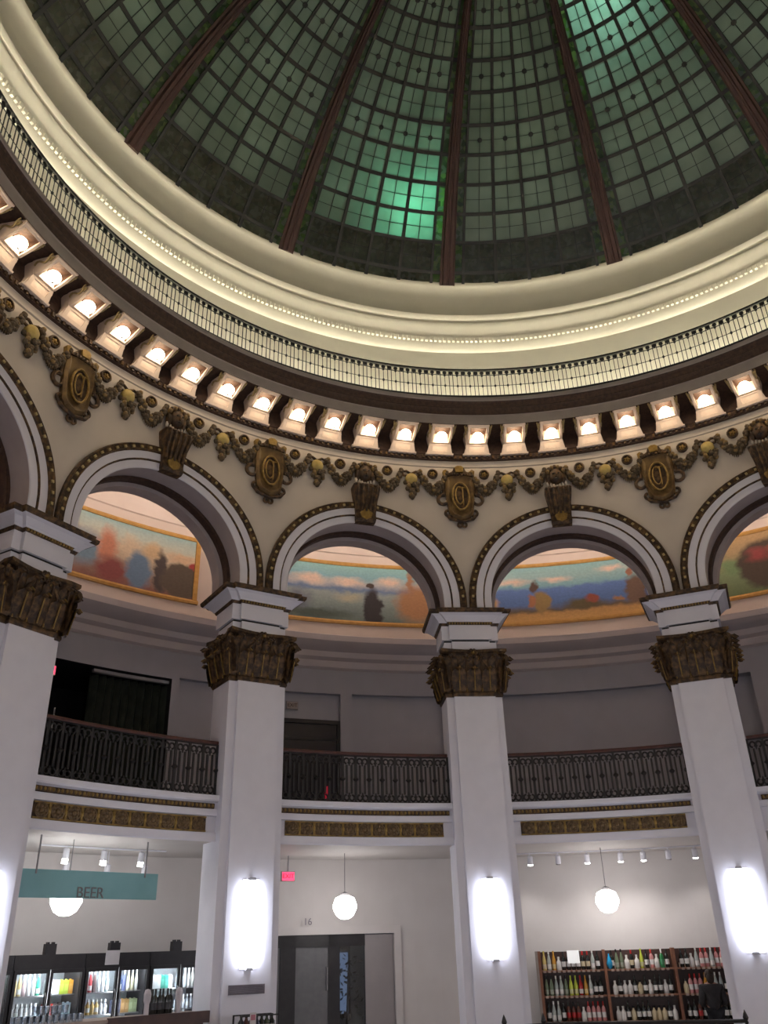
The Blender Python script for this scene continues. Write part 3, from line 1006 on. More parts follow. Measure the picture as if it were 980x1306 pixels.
# ------------------------------------------------------------------ cartouches, keystones, garlands
def cart_meshes():
    mb = MB()
    body = [(-0.34, 12.10), (-0.36, 11.75), (-0.33, 11.35), (-0.30, 11.10), (-0.22, 10.98), (0, 10.90), (0.22, 10.98), (0.30, 11.10), (0.33, 11.35), (0.36, 11.75), (0.34, 12.10), (0.2, 12.16), (-0.2, 12.16)]
    inner = [(x * 0.86, 11.5 + (z - 11.5) * 0.9) for x, z in body]
    mb.loft([[(x, 0.02, z) for x, z in body], [(x, -0.10, z) for x, z in body], [(x, -0.16, z) for x, z in inner], [(x * 0.72, -0.13, 11.52 + (z - 11.52) * 0.78) for x, z in body]])
    M['shieldgilt'] = mat('dull_gilt_shield', (0.085, 0.05, 0.02), (0.19, 0.12, 0.042), rough=0.45, metal=0.2, scale=6, bump=0.3)
    b = mb.mesh('shield', 'shieldgilt', smooth=25)
    mb = MB()
    n = 22
    mb.loft([[(0.20 * cos(2 * pi * i / n), y, 11.52 + 0.36 * sin(2 * pi * i / n)) for i in range(n)] for y in (-0.10, -0.15)], 0)
    ring = [(0.205 * cos(2 * pi * i / 24), -0.165, 11.52 + 0.37 * sin(2 * pi * i / 24)) for i in range(25)]
    mb.tube(ring, 0.024, 6, 1, False)
    mb.tube([(0.10 * cos(t) - 0.03, -0.17, 11.54 + 0.24 * sin(t)) for t in [0.7 + (2 * pi - 1.4) * i / 12 for i in range(13)]], 0.018, 5, 1)
    mb.tube([(0.05, -0.17, 11.28), (0.05, -0.18, 11.76)], 0.018, 5, 1)
    mb.tube([(-0.06, -0.17, 11.76), (0.15, -0.17, 11.76)], 0.018, 5, 1)
    med = mb.mesh('medallion', ['bronze', 'gold'], smooth=40)
    mb = MB()
    for sx in (-1, 1):
        c = []
        for i in range(20):
            t = i / 19
            th = pi * 0.60 - t * 1.75 * pi
            rr = 0.15 * (1 - 0.35 * t)
            c.append((sx * (0.42 + rr * cos(th)), -0.06, 11.46 + rr * sin(th)))
        mb.tube(c, [0.05 - 0.015 * i / 19 for i in range(20)], 6)
        mb.tube([(sx * 0.36, -0.06, 11.9), (sx * 0.40, -0.06, 11.75), (sx * 0.40, -0.06, 11.6)], 0.045, 6)
        c = []
        for i in range(14):
            t = i / 13
            th = pi * 0.5 - t * 1.5 * pi
            c.append((sx * (0.32 + 0.075 * cos(th)), -0.06, 11.10 + 0.075 * sin(th)))
        mb.tube(c, 0.035, 6)
        mb.tube([(sx * 0.34, -0.07, 11.02), (sx * 0.28, -0.09, 10.93), (sx * 0.15, -0.09, 10.90), (0, -0.09, 10.86)], 0.042, 6)
    sc = mb.mesh('scroll', 'bronze', smooth=50)
    mb = MB()
    mb.prism([(-0.30, 12.10), (0.30, 12.10), (0.26, 12.17), (0.17, 12.22), (0.13, 12.32), (-0.13, 12.32), (-0.17, 12.22), (-0.26, 12.17)], -0.17, 0.0, 0)
    for sx in (-1, 1):
        mb.prism([(sx * 0.24, 12.14), (sx * 0.38, 12.12), (sx * 0.40, 12.26), (sx * 0.33, 12.30), (sx * 0.25, 12.24)], -0.12, 0.0, 1)
    mb.prism([(-0.09, 12.18), (0.09, 12.18), (0.11, 12.31), (0.05, 12.36), (-0.05, 12.36), (-0.11, 12.31)], -0.21, -0.02, 1)
    for x in (-0.20, -0.12, -0.04, 0.04, 0.12, 0.20):
        mb.ell((x, -0.18, 12.13), (0.035, 0.03, 0.04), 6, 4, 0)
    cr = mb.mesh('crown', ['bronze', 'gold'], smooth=35)
    mb = MB()
    for sx in (-1, 1):
        mb.tube([(sx * (0.055 + 0.05 * cos(t)), -0.07, 10.78 + 0.06 * sin(t)) for t in [2 * pi * i / 12 for i in range(13)]], 0.028, 6)
    mb.ell((0, -0.08, 10.86), (0.07, 0.06, 0.05), 8, 5)
    pd = mb.mesh('drop', 'bronze', smooth=50)
    return (b, 'shield'), (med, 'medallion'), (sc, 'scroll'), (cr, 'crown'), (pd, 'drop')
CART = cart_meshes()
CLAB = {-2: 'gilt shield cartouche above the pier beside the teal sign', -1: 'gilt shield cartouche above the pier with the grey vent',
        0: 'gilt shield cartouche above the pier between door and wine bays', 1: 'gilt shield cartouche above the pier past the wine shelves'}
for k in (-2, -1, 0, 1):
    a = k * STEP
    t = thing('cartouche', CLAB[k], 'cartouche', pol(10, a, 0), a, 'cartouches on the arcade wall')
    for me, nm in CART:
        inst(me, nm, t)

# keystone
mb = MB()
sec = []
for z, hw, pr in ((10.66, 0.235, 0.14), (10.72, 0.245, 0.18), (10.86, 0.245, 0.16), (11.0, 0.255, 0.17), (11.2, 0.275, 0.22), (11.36, 0.30, 0.29), (11.48, 0.315, 0.33), (11.56, 0.325, 0.32), (11.60, 0.315, 0.27)):
    sec.append([(-hw, 0.04, z), (-hw, -pr, z), (hw, -pr, z), (hw, 0.04, z)])
mb.loft(sec)
KEYB = mb.mesh('console', 'bronze')
mb = MB()
for x in (-0.24, -0.12, 0.0, 0.12, 0.24):
    mb.tube([(x * 0.82, -0.18, 10.92), (x * 0.86, -0.215, 11.1), (x * 0.94, -0.285, 11.3), (x, -0.345, 11.46), (x, -0.335, 11.56)], 0.032, 6)
mb.tube([(-0.30, -0.31, 11.56), (0.30, -0.31, 11.56)], 0.035, 6)
KEYF = mb.mesh('flute', 'bronze', smooth=50)
mb = MB()
mb.prism([(0, 10.70), (0.12, 10.76), (0.15, 10.88), (0.07, 10.95), (0, 11.02), (-0.07, 10.95), (-0.15, 10.88), (-0.12, 10.76)], -0.20, -0.13)
KEYL = mb.mesh('leaf', 'gold')
# mask above the keystone
mb = MB()
mb.ell((0, -0.12, 11.97), (0.17, 0.15, 0.23), 10, 7)
mb.ell((0, -0.27, 11.93), (0.03, 0.04, 0.06), 6, 4)
for sx in (-1, 1):
    mb.ell((sx * 0.065, -0.255, 12.0), (0.03, 0.02, 0.02), 6, 4, 1)
    mb.ell((sx * 0.18, -0.09, 11.92), (0.07, 0.09, 0.19), 6, 5)
mb.ell((0, -0.25, 11.85), (0.05, 0.025, 0.02), 6, 4, 1)
MHEAD = mb.mesh('head', ['bronze', 'iron'], smooth=60)
mb = MB()
for i in range(7):
    t = pi * (0.12 + 0.76 * i / 6)
    mb.ell((0.20 * cos(t), -0.14, 12.05 + 0.18 * sin(t)), (0.06, 0.07, 0.065), 6, 4, i % 2)
for sx in (-1, 1):
    mb.tube([(sx * 0.12, -0.1, 12.12), (sx * 0.22, -0.08, 12.18), (sx * 0.30, -0.07, 12.12)], 0.035, 6, 0)
MHAIR = mb.mesh('headdress', ['fruit', 'bronze'], smooth=60)
mb = MB()
for i in range(7):
    x = -0.21 + 0.07 * i
    mb.ell((x, -0.10, 11.70 + 0.9 * abs(x) ** 1.5), (0.04, 0.05, 0.075), 6, 4)
MCOL = mb.mesh('collar', 'spandrel', smooth=60)
# pendant between two swags
mb = MB()
mb.lathe_y([(0.15, 0.0), (0.15, -0.10), (0.12, -0.14), (0.02, -0.17)], 16, (0, 0, 12.0))
PDISC = mb.mesh('disc', 'discgold', smooth=40)
mb = MB()
for sx in (-1, 1):
    mb.tube([(0.0, -0.05, 12.15), (sx * 0.12, -0.06, 12.22), (sx * 0.22, -0.05, 12.20), (sx * 0.20, -0.05, 12.10), (sx * 0.10, -0.05, 12.08)], 0.032, 6)
PBOW = mb.mesh('bow', 'bronze', smooth=50)
mb = MB()
random.seed(3)
for i in range(40):
    t = i / 39
    w = 0.20 * min(1.0, (1 - t) * 1.6) * (0.75 + 0.25 * min(1, t * 4))
    mb.ell((random.uniform(-w, w), -0.07 + random.uniform(-0.03, 0.03), 11.93 - 0.46 * t), (0.055, 0.05, 0.065), 6, 4, i % 4 == 0)
PDROP = mb.mesh('drop', ['wine_dk', 'fruit'], smooth=60)
# rosette
mb = MB()
mb.lathe_y([(0.13, 0.0), (0.13, -0.06), (0.095, -0.07), (0.09, -0.02)], 16)
RRIM = mb.mesh('rim', 'bronze', smooth=40)
mb = MB()
mb.ell((0, -0.05, 0), (0.035, 0.04, 0.035), 6, 4)
for i in range(5):
    t = 2 * pi * i / 5
    mb.ell((0.052 * cos(t), -0.035, 0.052 * sin(t)), (0.03, 0.025, 0.03), 6, 4)
RHEART = mb.mesh('petal', 'gold', smooth=60)
# festoon swag of leaves and fruit, hanging between x=-W and x=W
def swag_mesh(Wd):
    mb = MB()
    random.seed(5)
    n = 15
    for i in range(n + 1):
        t = -1 + 2 * i / n
        x, z = Wd * t, 12.20 - 0.45 * (1 - t * t) ** 0.9
        fat = 0.05 + 0.075 * (1 - t * t)
        for k in range(6):
            mb.ell((x + random.uniform(-0.03, 0.03), -0.07 + random.uniform(-0.04, 0.03), z + random.uniform(-fat, fat)), (0.055, 0.05, 0.055), 6, 4, 1 if random.random() < 0.22 else 0)
        if abs(t) < 0.75:
            mb.prism([(x - 0.025, z - fat), (x + 0.025, z - fat), (x + random.uniform(-0.02, 0.02), z - fat - 0.09)], -0.09, -0.05)
    body = mb.mesh('foliage', ['wine_dk', 'fruit'], smooth=60)
    mb = MB()
    mb.tube([(Wd + 0.05, -0.05, 12.24), (Wd, -0.07, 12.16), (Wd - 0.10, -0.07, 12.05)], 0.04, 6)
    return body, mb.mesh('tie', 'bronze', smooth=50)
SWB, SWT = swag_mesh(0.34)
BAYNAME = {-3: 'the arch beyond the beer sign bay', -2: 'the arch over the beer cooler bay', -1: 'the arch over the entrance door bay', 0: 'the arch over the wine shelf bay', 1: 'the arch beyond the wine shelf bay'}
for b in BAYS:
    a = mid(b)
    nm = BAYNAME[b]
    t = thing('keystone', 'dark fluted bronze keystone on ' + nm, 'keystone', pol(10, a, 0), a, 'keystones of the arches')
    inst(KEYB, 'console', t); inst(KEYF, 'flute', t); inst(KEYL, 'leaf', t)
    t = thing('mask_ornament', 'bronze face mask with headdress above ' + nm, 'mask', pol(10, a, 0), a, 'masks above the keystones')
    inst(MHEAD, 'head', t); inst(MHAIR, 'headdress', t); inst(MCOL, 'collar', t)
    for sx in (-1, 1):
        ap = a + sx * STEP * 0.25
        t = thing('pendant_ornament', 'round gilt disc with leafy drop and bow beside ' + nm, 'pendant', pol(10, ap, 0), ap, 'pendants of the garland frieze')
        inst(PDISC, 'disc', t); inst(PBOW, 'bow', t); inst(PDROP, 'drop', t)
        for q, w in ((0.125, 1), (0.365, 1)):
            ar = a + sx * STEP * q
            t = thing('festoon', 'dark leafy festoon %s the mask on %s' % ('beside' if q < 0.2 else 'farther from', nm), 'festoon', pol(10, ar, 0), ar, 'festoons of the garland frieze')
            inst(SWB, 'foliage', t); inst(SWT, 'tie', t); inst(SWT, 'tie', t, scale=(-1, 1, 1))
            t = thing('rosette', 'small gilt rosette %s the mask on %s' % ('beside' if q < 0.2 else 'farther from', nm), 'rosette', pol(10, ar + sx * 0.0, 12.20), ar, 'rosettes of the garland frieze')
            inst(RRIM, 'rim', t); inst(RHEART, 'petal', t)

# ------------------------------------------------------------------ balcony fronts and balustrades
mb = MB()
mb.sweep([(10.55, 3.61), (10.36, 3.60), (10.33, 3.58), (10.31, 3.60), (10.31, 3.735), (10.38, 3.74), (10.38, 4.03), (10.31, 4.035), (10.31, 4.15), (10.36, 4.16), (10.34, 4.27), (10.26, 4.29), (10.24, 4.32), (10.24, 4.40), (10.7, 4.40)], 0, 360, 208)
beam = struct(mb.build('trim_balcony', 'white', smooth=30), 'white moulded balcony edge between the piers', 'balcony edge')
mb = MB()
n = 14
for k in range(8):
    t = 2 * pi * k / 8
    mb.ell((0.075 * cos(t), -0.012, 0.075 * sin(t)), (0.036, 0.02, 0.036), 6, 3)
mb.lathe_y([(0.128, 0), (0.128, -0.022), (0.105, -0.03), (0.10, -0.006)], 16)
mb.ell((0, -0.02, 0), (0.04, 0.03, 0.04), 8, 4)
M['antique'] = mat('antique_gilt', (0.09, 0.055, 0.025), (0.20, 0.13, 0.06), rough=0.5, scale=12)
ROSE = mb.mesh('guilloche_rosette', 'antique', smooth=50)
mb = MB()
mb.box(-0.022, 0.022, -0.02, 0.0, -0.12, 0.12)
mb.ell((0, -0.015, 0), (0.035, 0.02, 0.06), 6, 3)
GBAR = mb.mesh('guilloche_bar', 'gold', smooth=50)
for b in BAYS:
    m = mid(b)
    mb = MB()
    mb.sweep([(10.385, 3.75), (10.36, 3.75), (10.36, 4.02), (10.385, 4.02)], m - 9.3, m + 9.3, 20)
    for z0, z1 in ((3.75, 3.775), (3.995, 4.02)):
        mb.sweep([(10.36, z0), (10.34, z0), (10.34, z1), (10.36, z1)], m - 9.3, m + 9.3, 20, 1)
    for s in (-1, 1):
        mb.add([pol(10.385, m + s * 9.3, 3.75), pol(10.36, m + s * 9.3, 3.75), pol(10.36, m + s * 9.3, 4.02), pol(10.385, m + s * 9.3, 4.02)], [(0, 1, 2, 3)])
    mb.build('frieze_band', ['bronze', 'gold'], beam, smooth=30)
    for i in range(11):
        a = m - 9.3 + 18.6 * (i + 0.5) / 11
        inst(ROSE, 'guilloche_rosette', beam, pol(10.36, a, 3.885), -radians(a))
        if i:
            a2 = m - 9.3 + 18.6 * i / 11
            inst(GBAR, 'guilloche_bar', beam, pol(10.36, a2, 3.885), -radians(a2))
    mb = MB()
    mb.sweep([(10.355, 4.165), (10.33, 4.175), (10.325, 4.255), (10.345, 4.265)], m - 10.1, m + 10.1, 20)
    ne = 44
    for i in range(ne):
        a = m - 10.1 + 20.2 * (i + 0.5) / ne
        c = pol(10.325, a, 4.215)
        mb.ell(c, (0.028, 0.028, 0.036), 6, 3, 1)
    mb.build('egg_moulding', ['bronze', 'gold'], beam, smooth=40)

# baluster unit
mb = MB()
for x in (-0.155, 0.155):
    mb.box(x - 0.021, x + 0.021, -0.017, 0.017, 0.0, 0.98)
for sx in (-1, 1):
    mb.box(sx * 0.055 - 0.02, sx * 0.055 + 0.02, -0.012, 0.012, 0.2, 0.78)
    for z, s in ((0.86, 1), (0.12, -1)):
        mb.tube([(sx * (0.062 + 0.055 * cos(t)), 0, z + s * 0.055 * sin(t)) for t in [-0.5 * pi + 1.8 * pi * i / 12 for i in range(13)]], 0.02, 5)
mb.tube([(0.155, 0, 0.44), (0.155, 0, 0.49), (0.155, 0, 0.54)], [0.017, 0.062, 0.017], 8)
mb.tube([(-0.155, 0, 0.44), (-0.155, 0, 0.49), (-0.155, 0, 0.54)], [0.017, 0.062, 0.017], 8)
mb.tube([(0, 0, 0.08), (0, 0, 0.22)], [0.03, 0.012], 6)
mb.tube([(0, 0, 0.9), (0, 0, 0.76)], [0.03, 0.012], 6)
BAL = mb.mesh('baluster', 'ironpale', smooth=50)
BLAB = {-3: 'dark iron balustrade in the bay beyond the beer sign', -2: 'dark iron balustrade above the beer cooler bay', -1: 'dark iron balustrade above the entrance door bay',
        0: 'dark iron balustrade above the wine shelf bay', 1: 'dark iron balustrade in the bay beyond the wine shelves'}
for b in BAYS:
    m = mid(b)
    t = thing('balustrade', BLAB[b], 'balustrade', (0, 0, 4.40), 0, 'balcony balustrades')
    mb = MB()
    mb.sweep([(10.40, 0.975), (10.39, 1.0), (10.40, 1.035), (10.45, 1.05), (10.50, 1.035), (10.51, 1.0), (10.50, 0.975)], m - 10.3, m + 10.3, 24, closed=True)
    mb.build('handrail', 'mahogany', t, smooth=40)
    mb = MB()
    mb.sweep([(10.43, 0.0), (10.43, 0.045), (10.47, 0.045), (10.47, 0.0)], m - 10.3, m + 10.3, 24, closed=True)
    mb.sweep([(10.435, 0.955), (10.435, 0.975), (10.465, 0.975), (10.465, 0.955)], m - 10.3, m + 10.3, 24, closed=True)
    mb.build('iron_rail', 'ironpale', t)
    for i in range(13):
        a = m - 10.3 + 20.6 * (i + 0.5) / 13
        inst(BAL, 'baluster', t, pol(10.45, a, 0.0), -radians(a), scale=(0.96, 1, 1))

# ------------------------------------------------------------------ murals
def mural_mat(name, bands, blobs, seed):
    m = bpy.data.materials.new(name)
    m.use_nodes = True
    nt = m.node_tree
    L = nt.links
    b = nt.nodes['Principled BSDF']
    b.inputs['Roughness'].default_value = 0.7
    uv = nt.nodes.new('ShaderNodeUVMap')
    n = nt.nodes.new('ShaderNodeTexNoise')
    n.inputs['Scale'].default_value = 7
    n.inputs['Detail'].default_value = 5
    off = nt.nodes.new('ShaderNodeVectorMath')
    off.operation = 'MULTIPLY_ADD'
    off.inputs[1].default_value = (2.6, 1, 1)
    off.inputs[2].default_value = (seed, seed * 2, 0)
    L.new(uv.outputs[0], off.inputs[0])
    L.new(off.outputs[0], n.inputs['Vector'])
    dis = nt.nodes.new('ShaderNodeVectorMath')
    dis.operation = 'MULTIPLY_ADD'
    dis.inputs[1].default_value = (0.07, 0.16, 0)
    L.new(n.outputs['Color'], dis.inputs[0])
    sub = nt.nodes.new('ShaderNodeVectorMath')
    sub.operation = 'SUBTRACT'
    sub.inputs[1].default_value = (0.035, 0.08, 0)
    L.new(uv.outputs[0], sub.inputs[0])
    L.new(sub.outputs[0], dis.inputs[2])
    sep = nt.nodes.new('ShaderNodeSeparateXYZ')
    L.new(dis.outputs[0], sep.inputs[0])
    r = nt.nodes.new('ShaderNodeValToRGB')
    while len(r.color_ramp.elements) < len(bands):
        r.color_ramp.elements.new(0.5)
    for i, (p, c) in enumerate(bands):
        r.color_ramp.elements[i].position = p
        r.color_ramp.elements[i].color = (*c, 1)
    L.new(sep.outputs['Y'], r.inputs['Fac'])
    cur = r.outputs['Color']
    for u, v, ru, rv, c, soft in blobs:
        s1 = nt.nodes.new('ShaderNodeVectorMath')
        s1.operation = 'SUBTRACT'
        s1.inputs[1].default_value = (u, v, 0)
        L.new(dis.outputs[0], s1.inputs[0])
        s2 = nt.nodes.new('ShaderNodeVectorMath')
        s2.operation = 'MULTIPLY'
        s2.inputs[1].default_value = (1 / ru, 1 / rv, 0)
        L.new(s1.outputs[0], s2.inputs[0])
        s3 = nt.nodes.new('ShaderNodeVectorMath')
        s3.operation = 'LENGTH'
        L.new(s2.outputs[0], s3.inputs[0])
        mr = nt.nodes.new('ShaderNodeMapRange')
        mr.inputs['From Min'].default_value = 1.0
        mr.inputs['From Max'].default_value = 1.0 - soft
        L.new(s3.outputs['Value'], mr.inputs['Value'])
        mx = nt.nodes.new('ShaderNodeMix')
        mx.data_type = 'RGBA'
        L.new(mr.outputs['Result'], mx.inputs['Factor'])
        L.new(cur, mx.inputs['A'])
        mx.inputs['B'].default_value = (*c, 1)
        cur = mx.outputs['Result']
    # brush variation
    n2 = nt.nodes.new('ShaderNodeTexNoise')
    n2.inputs['Scale'].default_value = 30
    L.new(off.outputs[0], n2.inputs['Vector'])
    mr = nt.nodes.new('ShaderNodeMapRange')
    mr.inputs['To Min'].default_value = 1.35
    mr.inputs['To Max'].default_value = 1.95
    L.new(n2.outputs['Fac'], mr.inputs['Value'])
    mu = nt.nodes.new('ShaderNodeVectorMath')
    mu.operation = 'SCALE'
    L.new(cur, mu.inputs[0])
    L.new(mr.outputs['Result'], mu.inputs['Scale'])
    L.new(mu.outputs[0], b.inputs['Base Color'])
    return m

SKY, CLOUD, BLUE = (0.17, 0.33, 0.38), (0.55, 0.44, 0.38), (0.07, 0.13, 0.30)
MUR = {
    -3: ([(0, (0.10, 0.07, 0.04)), (0.4, (0.18, 0.14, 0.08)), (1, (0.25, 0.22, 0.16))], [(0.6, 0.4, 0.3, 0.4, (0.06, 0.04, 0.03), 0.5)], 1.0),
    -2: ([(0, (0.16, 0.06, 0.05)), (0.25, (0.22, 0.17, 0.14)), (0.6, (0.46, 0.38, 0.28)), (0.8, (0.36, 0.40, 0.36)), (1, (0.22, 0.33, 0.34))],
         [(0.50, 0.45, 0.10, 0.35, (0.13, 0.20, 0.28), 0.5), (0.60, 0.55, 0.055, 0.38, (0.40, 0.17, 0.11), 0.6), (0.63, 0.2, 0.09, 0.26, (0.18, 0.05, 0.05), 0.5),
          (0.70, 0.62, 0.055, 0.25, (0.46, 0.38, 0.28), 0.6), (0.745, 0.30, 0.065, 0.36, (0.10, 0.16, 0.25), 0.35), (0.80, 0.65, 0.06, 0.2, (0.44, 0.33, 0.20), 0.6),
          (0.84, 0.35, 0.035, 0.42, (0.05, 0.04, 0.04), 0.4), (0.94, 0.28, 0.11, 0.34, (0.075, 0.058, 0.045), 0.25), (0.93, 0.64, 0.08, 0.10, (0.45, 0.33, 0.22), 0.6), (0.985, 0.55, 0.02, 0.07, (0.30, 0.04, 0.04), 0.5)], 2.3),
    -1: ([(0, (0.10, 0.13, 0.12)), (0.25, (0.15, 0.20, 0.20)), (0.48, (0.24, 0.29, 0.29)), (0.56, (0.11, 0.17, 0.30)), (0.66, (0.36, 0.36, 0.37)), (0.8, SKY), (1, (0.20, 0.36, 0.36))],
         [(0.42, 0.72, 0.10, 0.12, CLOUD, 0.7), (0.60, 0.70, 0.10, 0.10, CLOUD, 0.7), (0.80, 0.74, 0.08, 0.10, CLOUD, 0.7), (0.36, 0.32, 0.09, 0.26, (0.12, 0.14, 0.18), 0.7),
          (0.60, 0.42, 0.08, 0.12, (0.34, 0.34, 0.26), 0.7), (0.93, 0.35, 0.13, 0.42, (0.30, 0.16, 0.08), 0.45), (0.90, 0.72, 0.02, 0.3, (0.28, 0.15, 0.09), 0.5), (0.97, 0.70, 0.02, 0.3, (0.26, 0.14, 0.08), 0.5),
          (0.715, 0.22, 0.052, 0.44, (0.028, 0.026, 0.03), 0.3), (0.705, 0.66, 0.02, 0.08, (0.05, 0.035, 0.03), 0.4), (0.45, 0.1, 0.2, 0.12, (0.06, 0.08, 0.07), 0.6)], 4.1),
    0: ([(0, (0.42, 0.25, 0.09)), (0.14, (0.36, 0.21, 0.08)), (0.2, (0.10, 0.075, 0.05)), (0.3, BLUE), (0.58, (0.09, 0.16, 0.37)), (0.64, SKY), (0.8, (0.23, 0.36, 0.37)), (1, (0.20, 0.36, 0.38))],
        [(0.27, 0.72, 0.12, 0.08, CLOUD, 0.8), (0.48, 0.74, 0.10, 0.07, CLOUD, 0.8), (0.74, 0.84, 0.09, 0.06, CLOUD, 0.8), (0.16, 0.3, 0.05, 0.25, (0.40, 0.25, 0.12), 0.5), (0.60, 0.26, 0.12, 0.12, (0.09, 0.07, 0.035), 0.5),
         (0.64, 0.34, 0.04, 0.09, (0.22, 0.06, 0.04), 0.5), (0.405, 0.34, 0.05, 0.24, (0.22, 0.15, 0.06), 0.35), (0.355, 0.38, 0.02, 0.14, (0.28, 0.12, 0.06), 0.4), (0.375, 0.62, 0.025, 0.11, (0.08, 0.05, 0.04), 0.4),
         (0.84, 0.42, 0.055, 0.30, (0.12, 0.075, 0.055), 0.35), (0.82, 0.74, 0.02, 0.09, (0.24, 0.11, 0.07), 0.4), (0.76, 0.28, 0.04, 0.05, (0.26, 0.14, 0.07), 0.5)], 6.7),
    1: ([(0, (0.10, 0.13, 0.06)), (0.4, (0.16, 0.22, 0.12)), (0.75, (0.30, 0.22, 0.12)), (1, (0.36, 0.24, 0.12))],
        [(0.15, 0.5, 0.06, 0.16, (0.14, 0.22, 0.11), 0.5), (0.30, 0.45, 0.14, 0.46, (0.06, 0.045, 0.035), 0.2), (0.27, 0.62, 0.07, 0.16, (0.24, 0.05, 0.05), 0.7), (0.34, 0.70, 0.04, 0.1, (0.30, 0.09, 0.06), 0.7)], 8.2),
}
MURL = {-3: 'dim framed mural behind the arch beyond the beer sign bay', -2: 'framed mural of red, blue and brown masses behind the cooler bay arch',
        -1: 'framed misty landscape mural with a dark upright shape and autumn trees', 0: 'framed mural of a blue lake under a teal sky behind the wine bay arch',
        1: 'framed green and dark brown mural behind the arch past the wine bay'}
for b in BAYS:
    m = mid(b)
    hw = 12.4
    t = thing('mural_painting', MURL[b], 'mural', (0, 0, 9.4), 0, 'murals behind the arches')
    n = 24
    vs, fs, uvs = [], [], []
    for i in range(n + 1):
        a = m - hw + 2 * hw * i / n
        for R in (13.40, 13.435):
            for z in (0.08, 1.70):
                vs.append(pol(R, a, z))
                uvs.append((i / n, (z - 0.08) / 1.62))
    for i in range(n):
        o = i * 4
        fs += [(o, o + 4, o + 5, o + 1), (o + 2, o + 3, o + 7, o + 6), (o + 1, o + 5, o + 7, o + 3), (o, o + 2, o + 6, o + 4)]
    me = bpy.data.meshes.new('canvas')
    me.from_pydata(vs, [], fs)
    ul = me.uv_layers.new(name='UVMap')
    for p in me.polygons:
        for li in p.loop_indices:
            ul.data[li].uv = uvs[me.loops[li].vertex_index]
    me.materials.append(mural_mat('mural_paint', *MUR[b]))
    inst(me, 'canvas', t)
    mb = MB()
    for z0, z1 in ((0.0, 0.10), (1.68, 1.78)):
        mb.sweep([(13.435, z0), (13.37, z0), (13.35, (z0 + z1) / 2), (13.37, z1), (13.435, z1)], m - hw - 0.4, m + hw + 0.4, 24, closed=True)
    for s in (-1, 1):
        mb.sweep([(13.435, 0.0), (13.36, 0.0), (13.36, 1.78), (13.435, 1.78)], m + s * hw - 0.25, m + s * hw + 0.25, 2, closed=True)
    mb.build('frame', 'frame', t, smooth=30)

# ------------------------------------------------------------------ text helper
def text(body, size, mname, parent, loc, rot, name='lettering', extrude=0.004, align='CENTER'):
    cu = bpy.data.curves.new(name, 'FONT')
    cu.body = body
    cu.size = size
    cu.extrude = extrude
    cu.align_x = align
    cu.align_y = 'CENTER'
    cu.materials.append(M[mname])
    tmp = bpy.data.objects.new('tmp_text', cu)
    COL.objects.link(tmp)
    bpy.context.view_layer.update()
    me = bpy.data.meshes.new_from_object(tmp.evaluated_get(bpy.context.evaluated_depsgraph_get()))
    bpy.data.objects.remove(tmp)
    me.name = name
    return inst(me, name, parent, loc, rot=rot)
FRONT = (pi / 2, 0, 0)

# ------------------------------------------------------------------ balcony doors, signs
d = bpy.data.objects.new('door_2', None); COL.objects.link(d)
d.location = pol(13.58, -15.45, 4.40); d.rotation_euler = (0, 0, radians(15.45)); struct(d, 'dark glazed doorway on the balcony with a red fire bell glow', 'door')
mb = MB()
mb.box(-0.76, -0.68, -0.06, 0.06, 0, 2.46); mb.box(0.68, 0.76, -0.06, 0.06, 0, 2.46); mb.box(-0.68, 0.68, -0.06, 0.06, 2.36, 2.46); mb.box(-0.68, 0.68, -0.03, 0.03, 1.95, 2.02)
mb.build('door_frame', 'darkframe', d)
mb = MB(); mb.box(-0.68, 0.68, -0.01, 0.01, 0.02, 2.36)
mb.build('pane', mat('blue_black_door_glass', (0.012, 0.012, 0.022), (0.016, 0.015, 0.028), rough=0.25), d)
mb = MB(); mb.box(0.38, 0.46, -0.07, -0.01, 0.55, 0.86)
o = mb.build('red_box', emit('red_alarm_glow', (0.9, 0.03, 0.08), 0.10, (0.4, 0.02, 0.03)), d)

def exit_sign(R, a, z, lit, label, rod=0.0):
    t = thing('exit_sign', label, 'exit sign', pol(R, a, z), a)
    mb = MB(); mb.box(-0.15, 0.15, -0.03, 0.03, -0.10, 0.10)
    bx_ = mb.build('housing', 'steel', t)
    mb = MB(); mb.box(-0.135, 0.135, -0.036, -0.03, -0.085, 0.085)
    mb.build('face', 'exit_red' if lit else mat('unlit_exit_face', (0.42, 0.36, 0.34)), t)
    text('EXIT', 0.125, 'exit_letter' if lit else 'brown', t, (0, -0.04, 0), FRONT)
    if rod:
        mb = MB(); mb.box(-0.012, 0.012, -0.012, 0.012, 0.10, 0.10 + rod)
        mb.build('stem', 'steel', t)
    return t
exit_sign(12.6, -18.8, 3.18, True, 'lit red EXIT sign hanging from the ceiling near the entrance door', 0.32)
exit_sign(13.62, -17.45, 7.2, False, 'unlit EXIT sign over the dark balcony doorway')
exit_sign(12.9, -44.2, 7.02, True, 'lit red EXIT sign beside the dark opening of the balcony', 0.0)

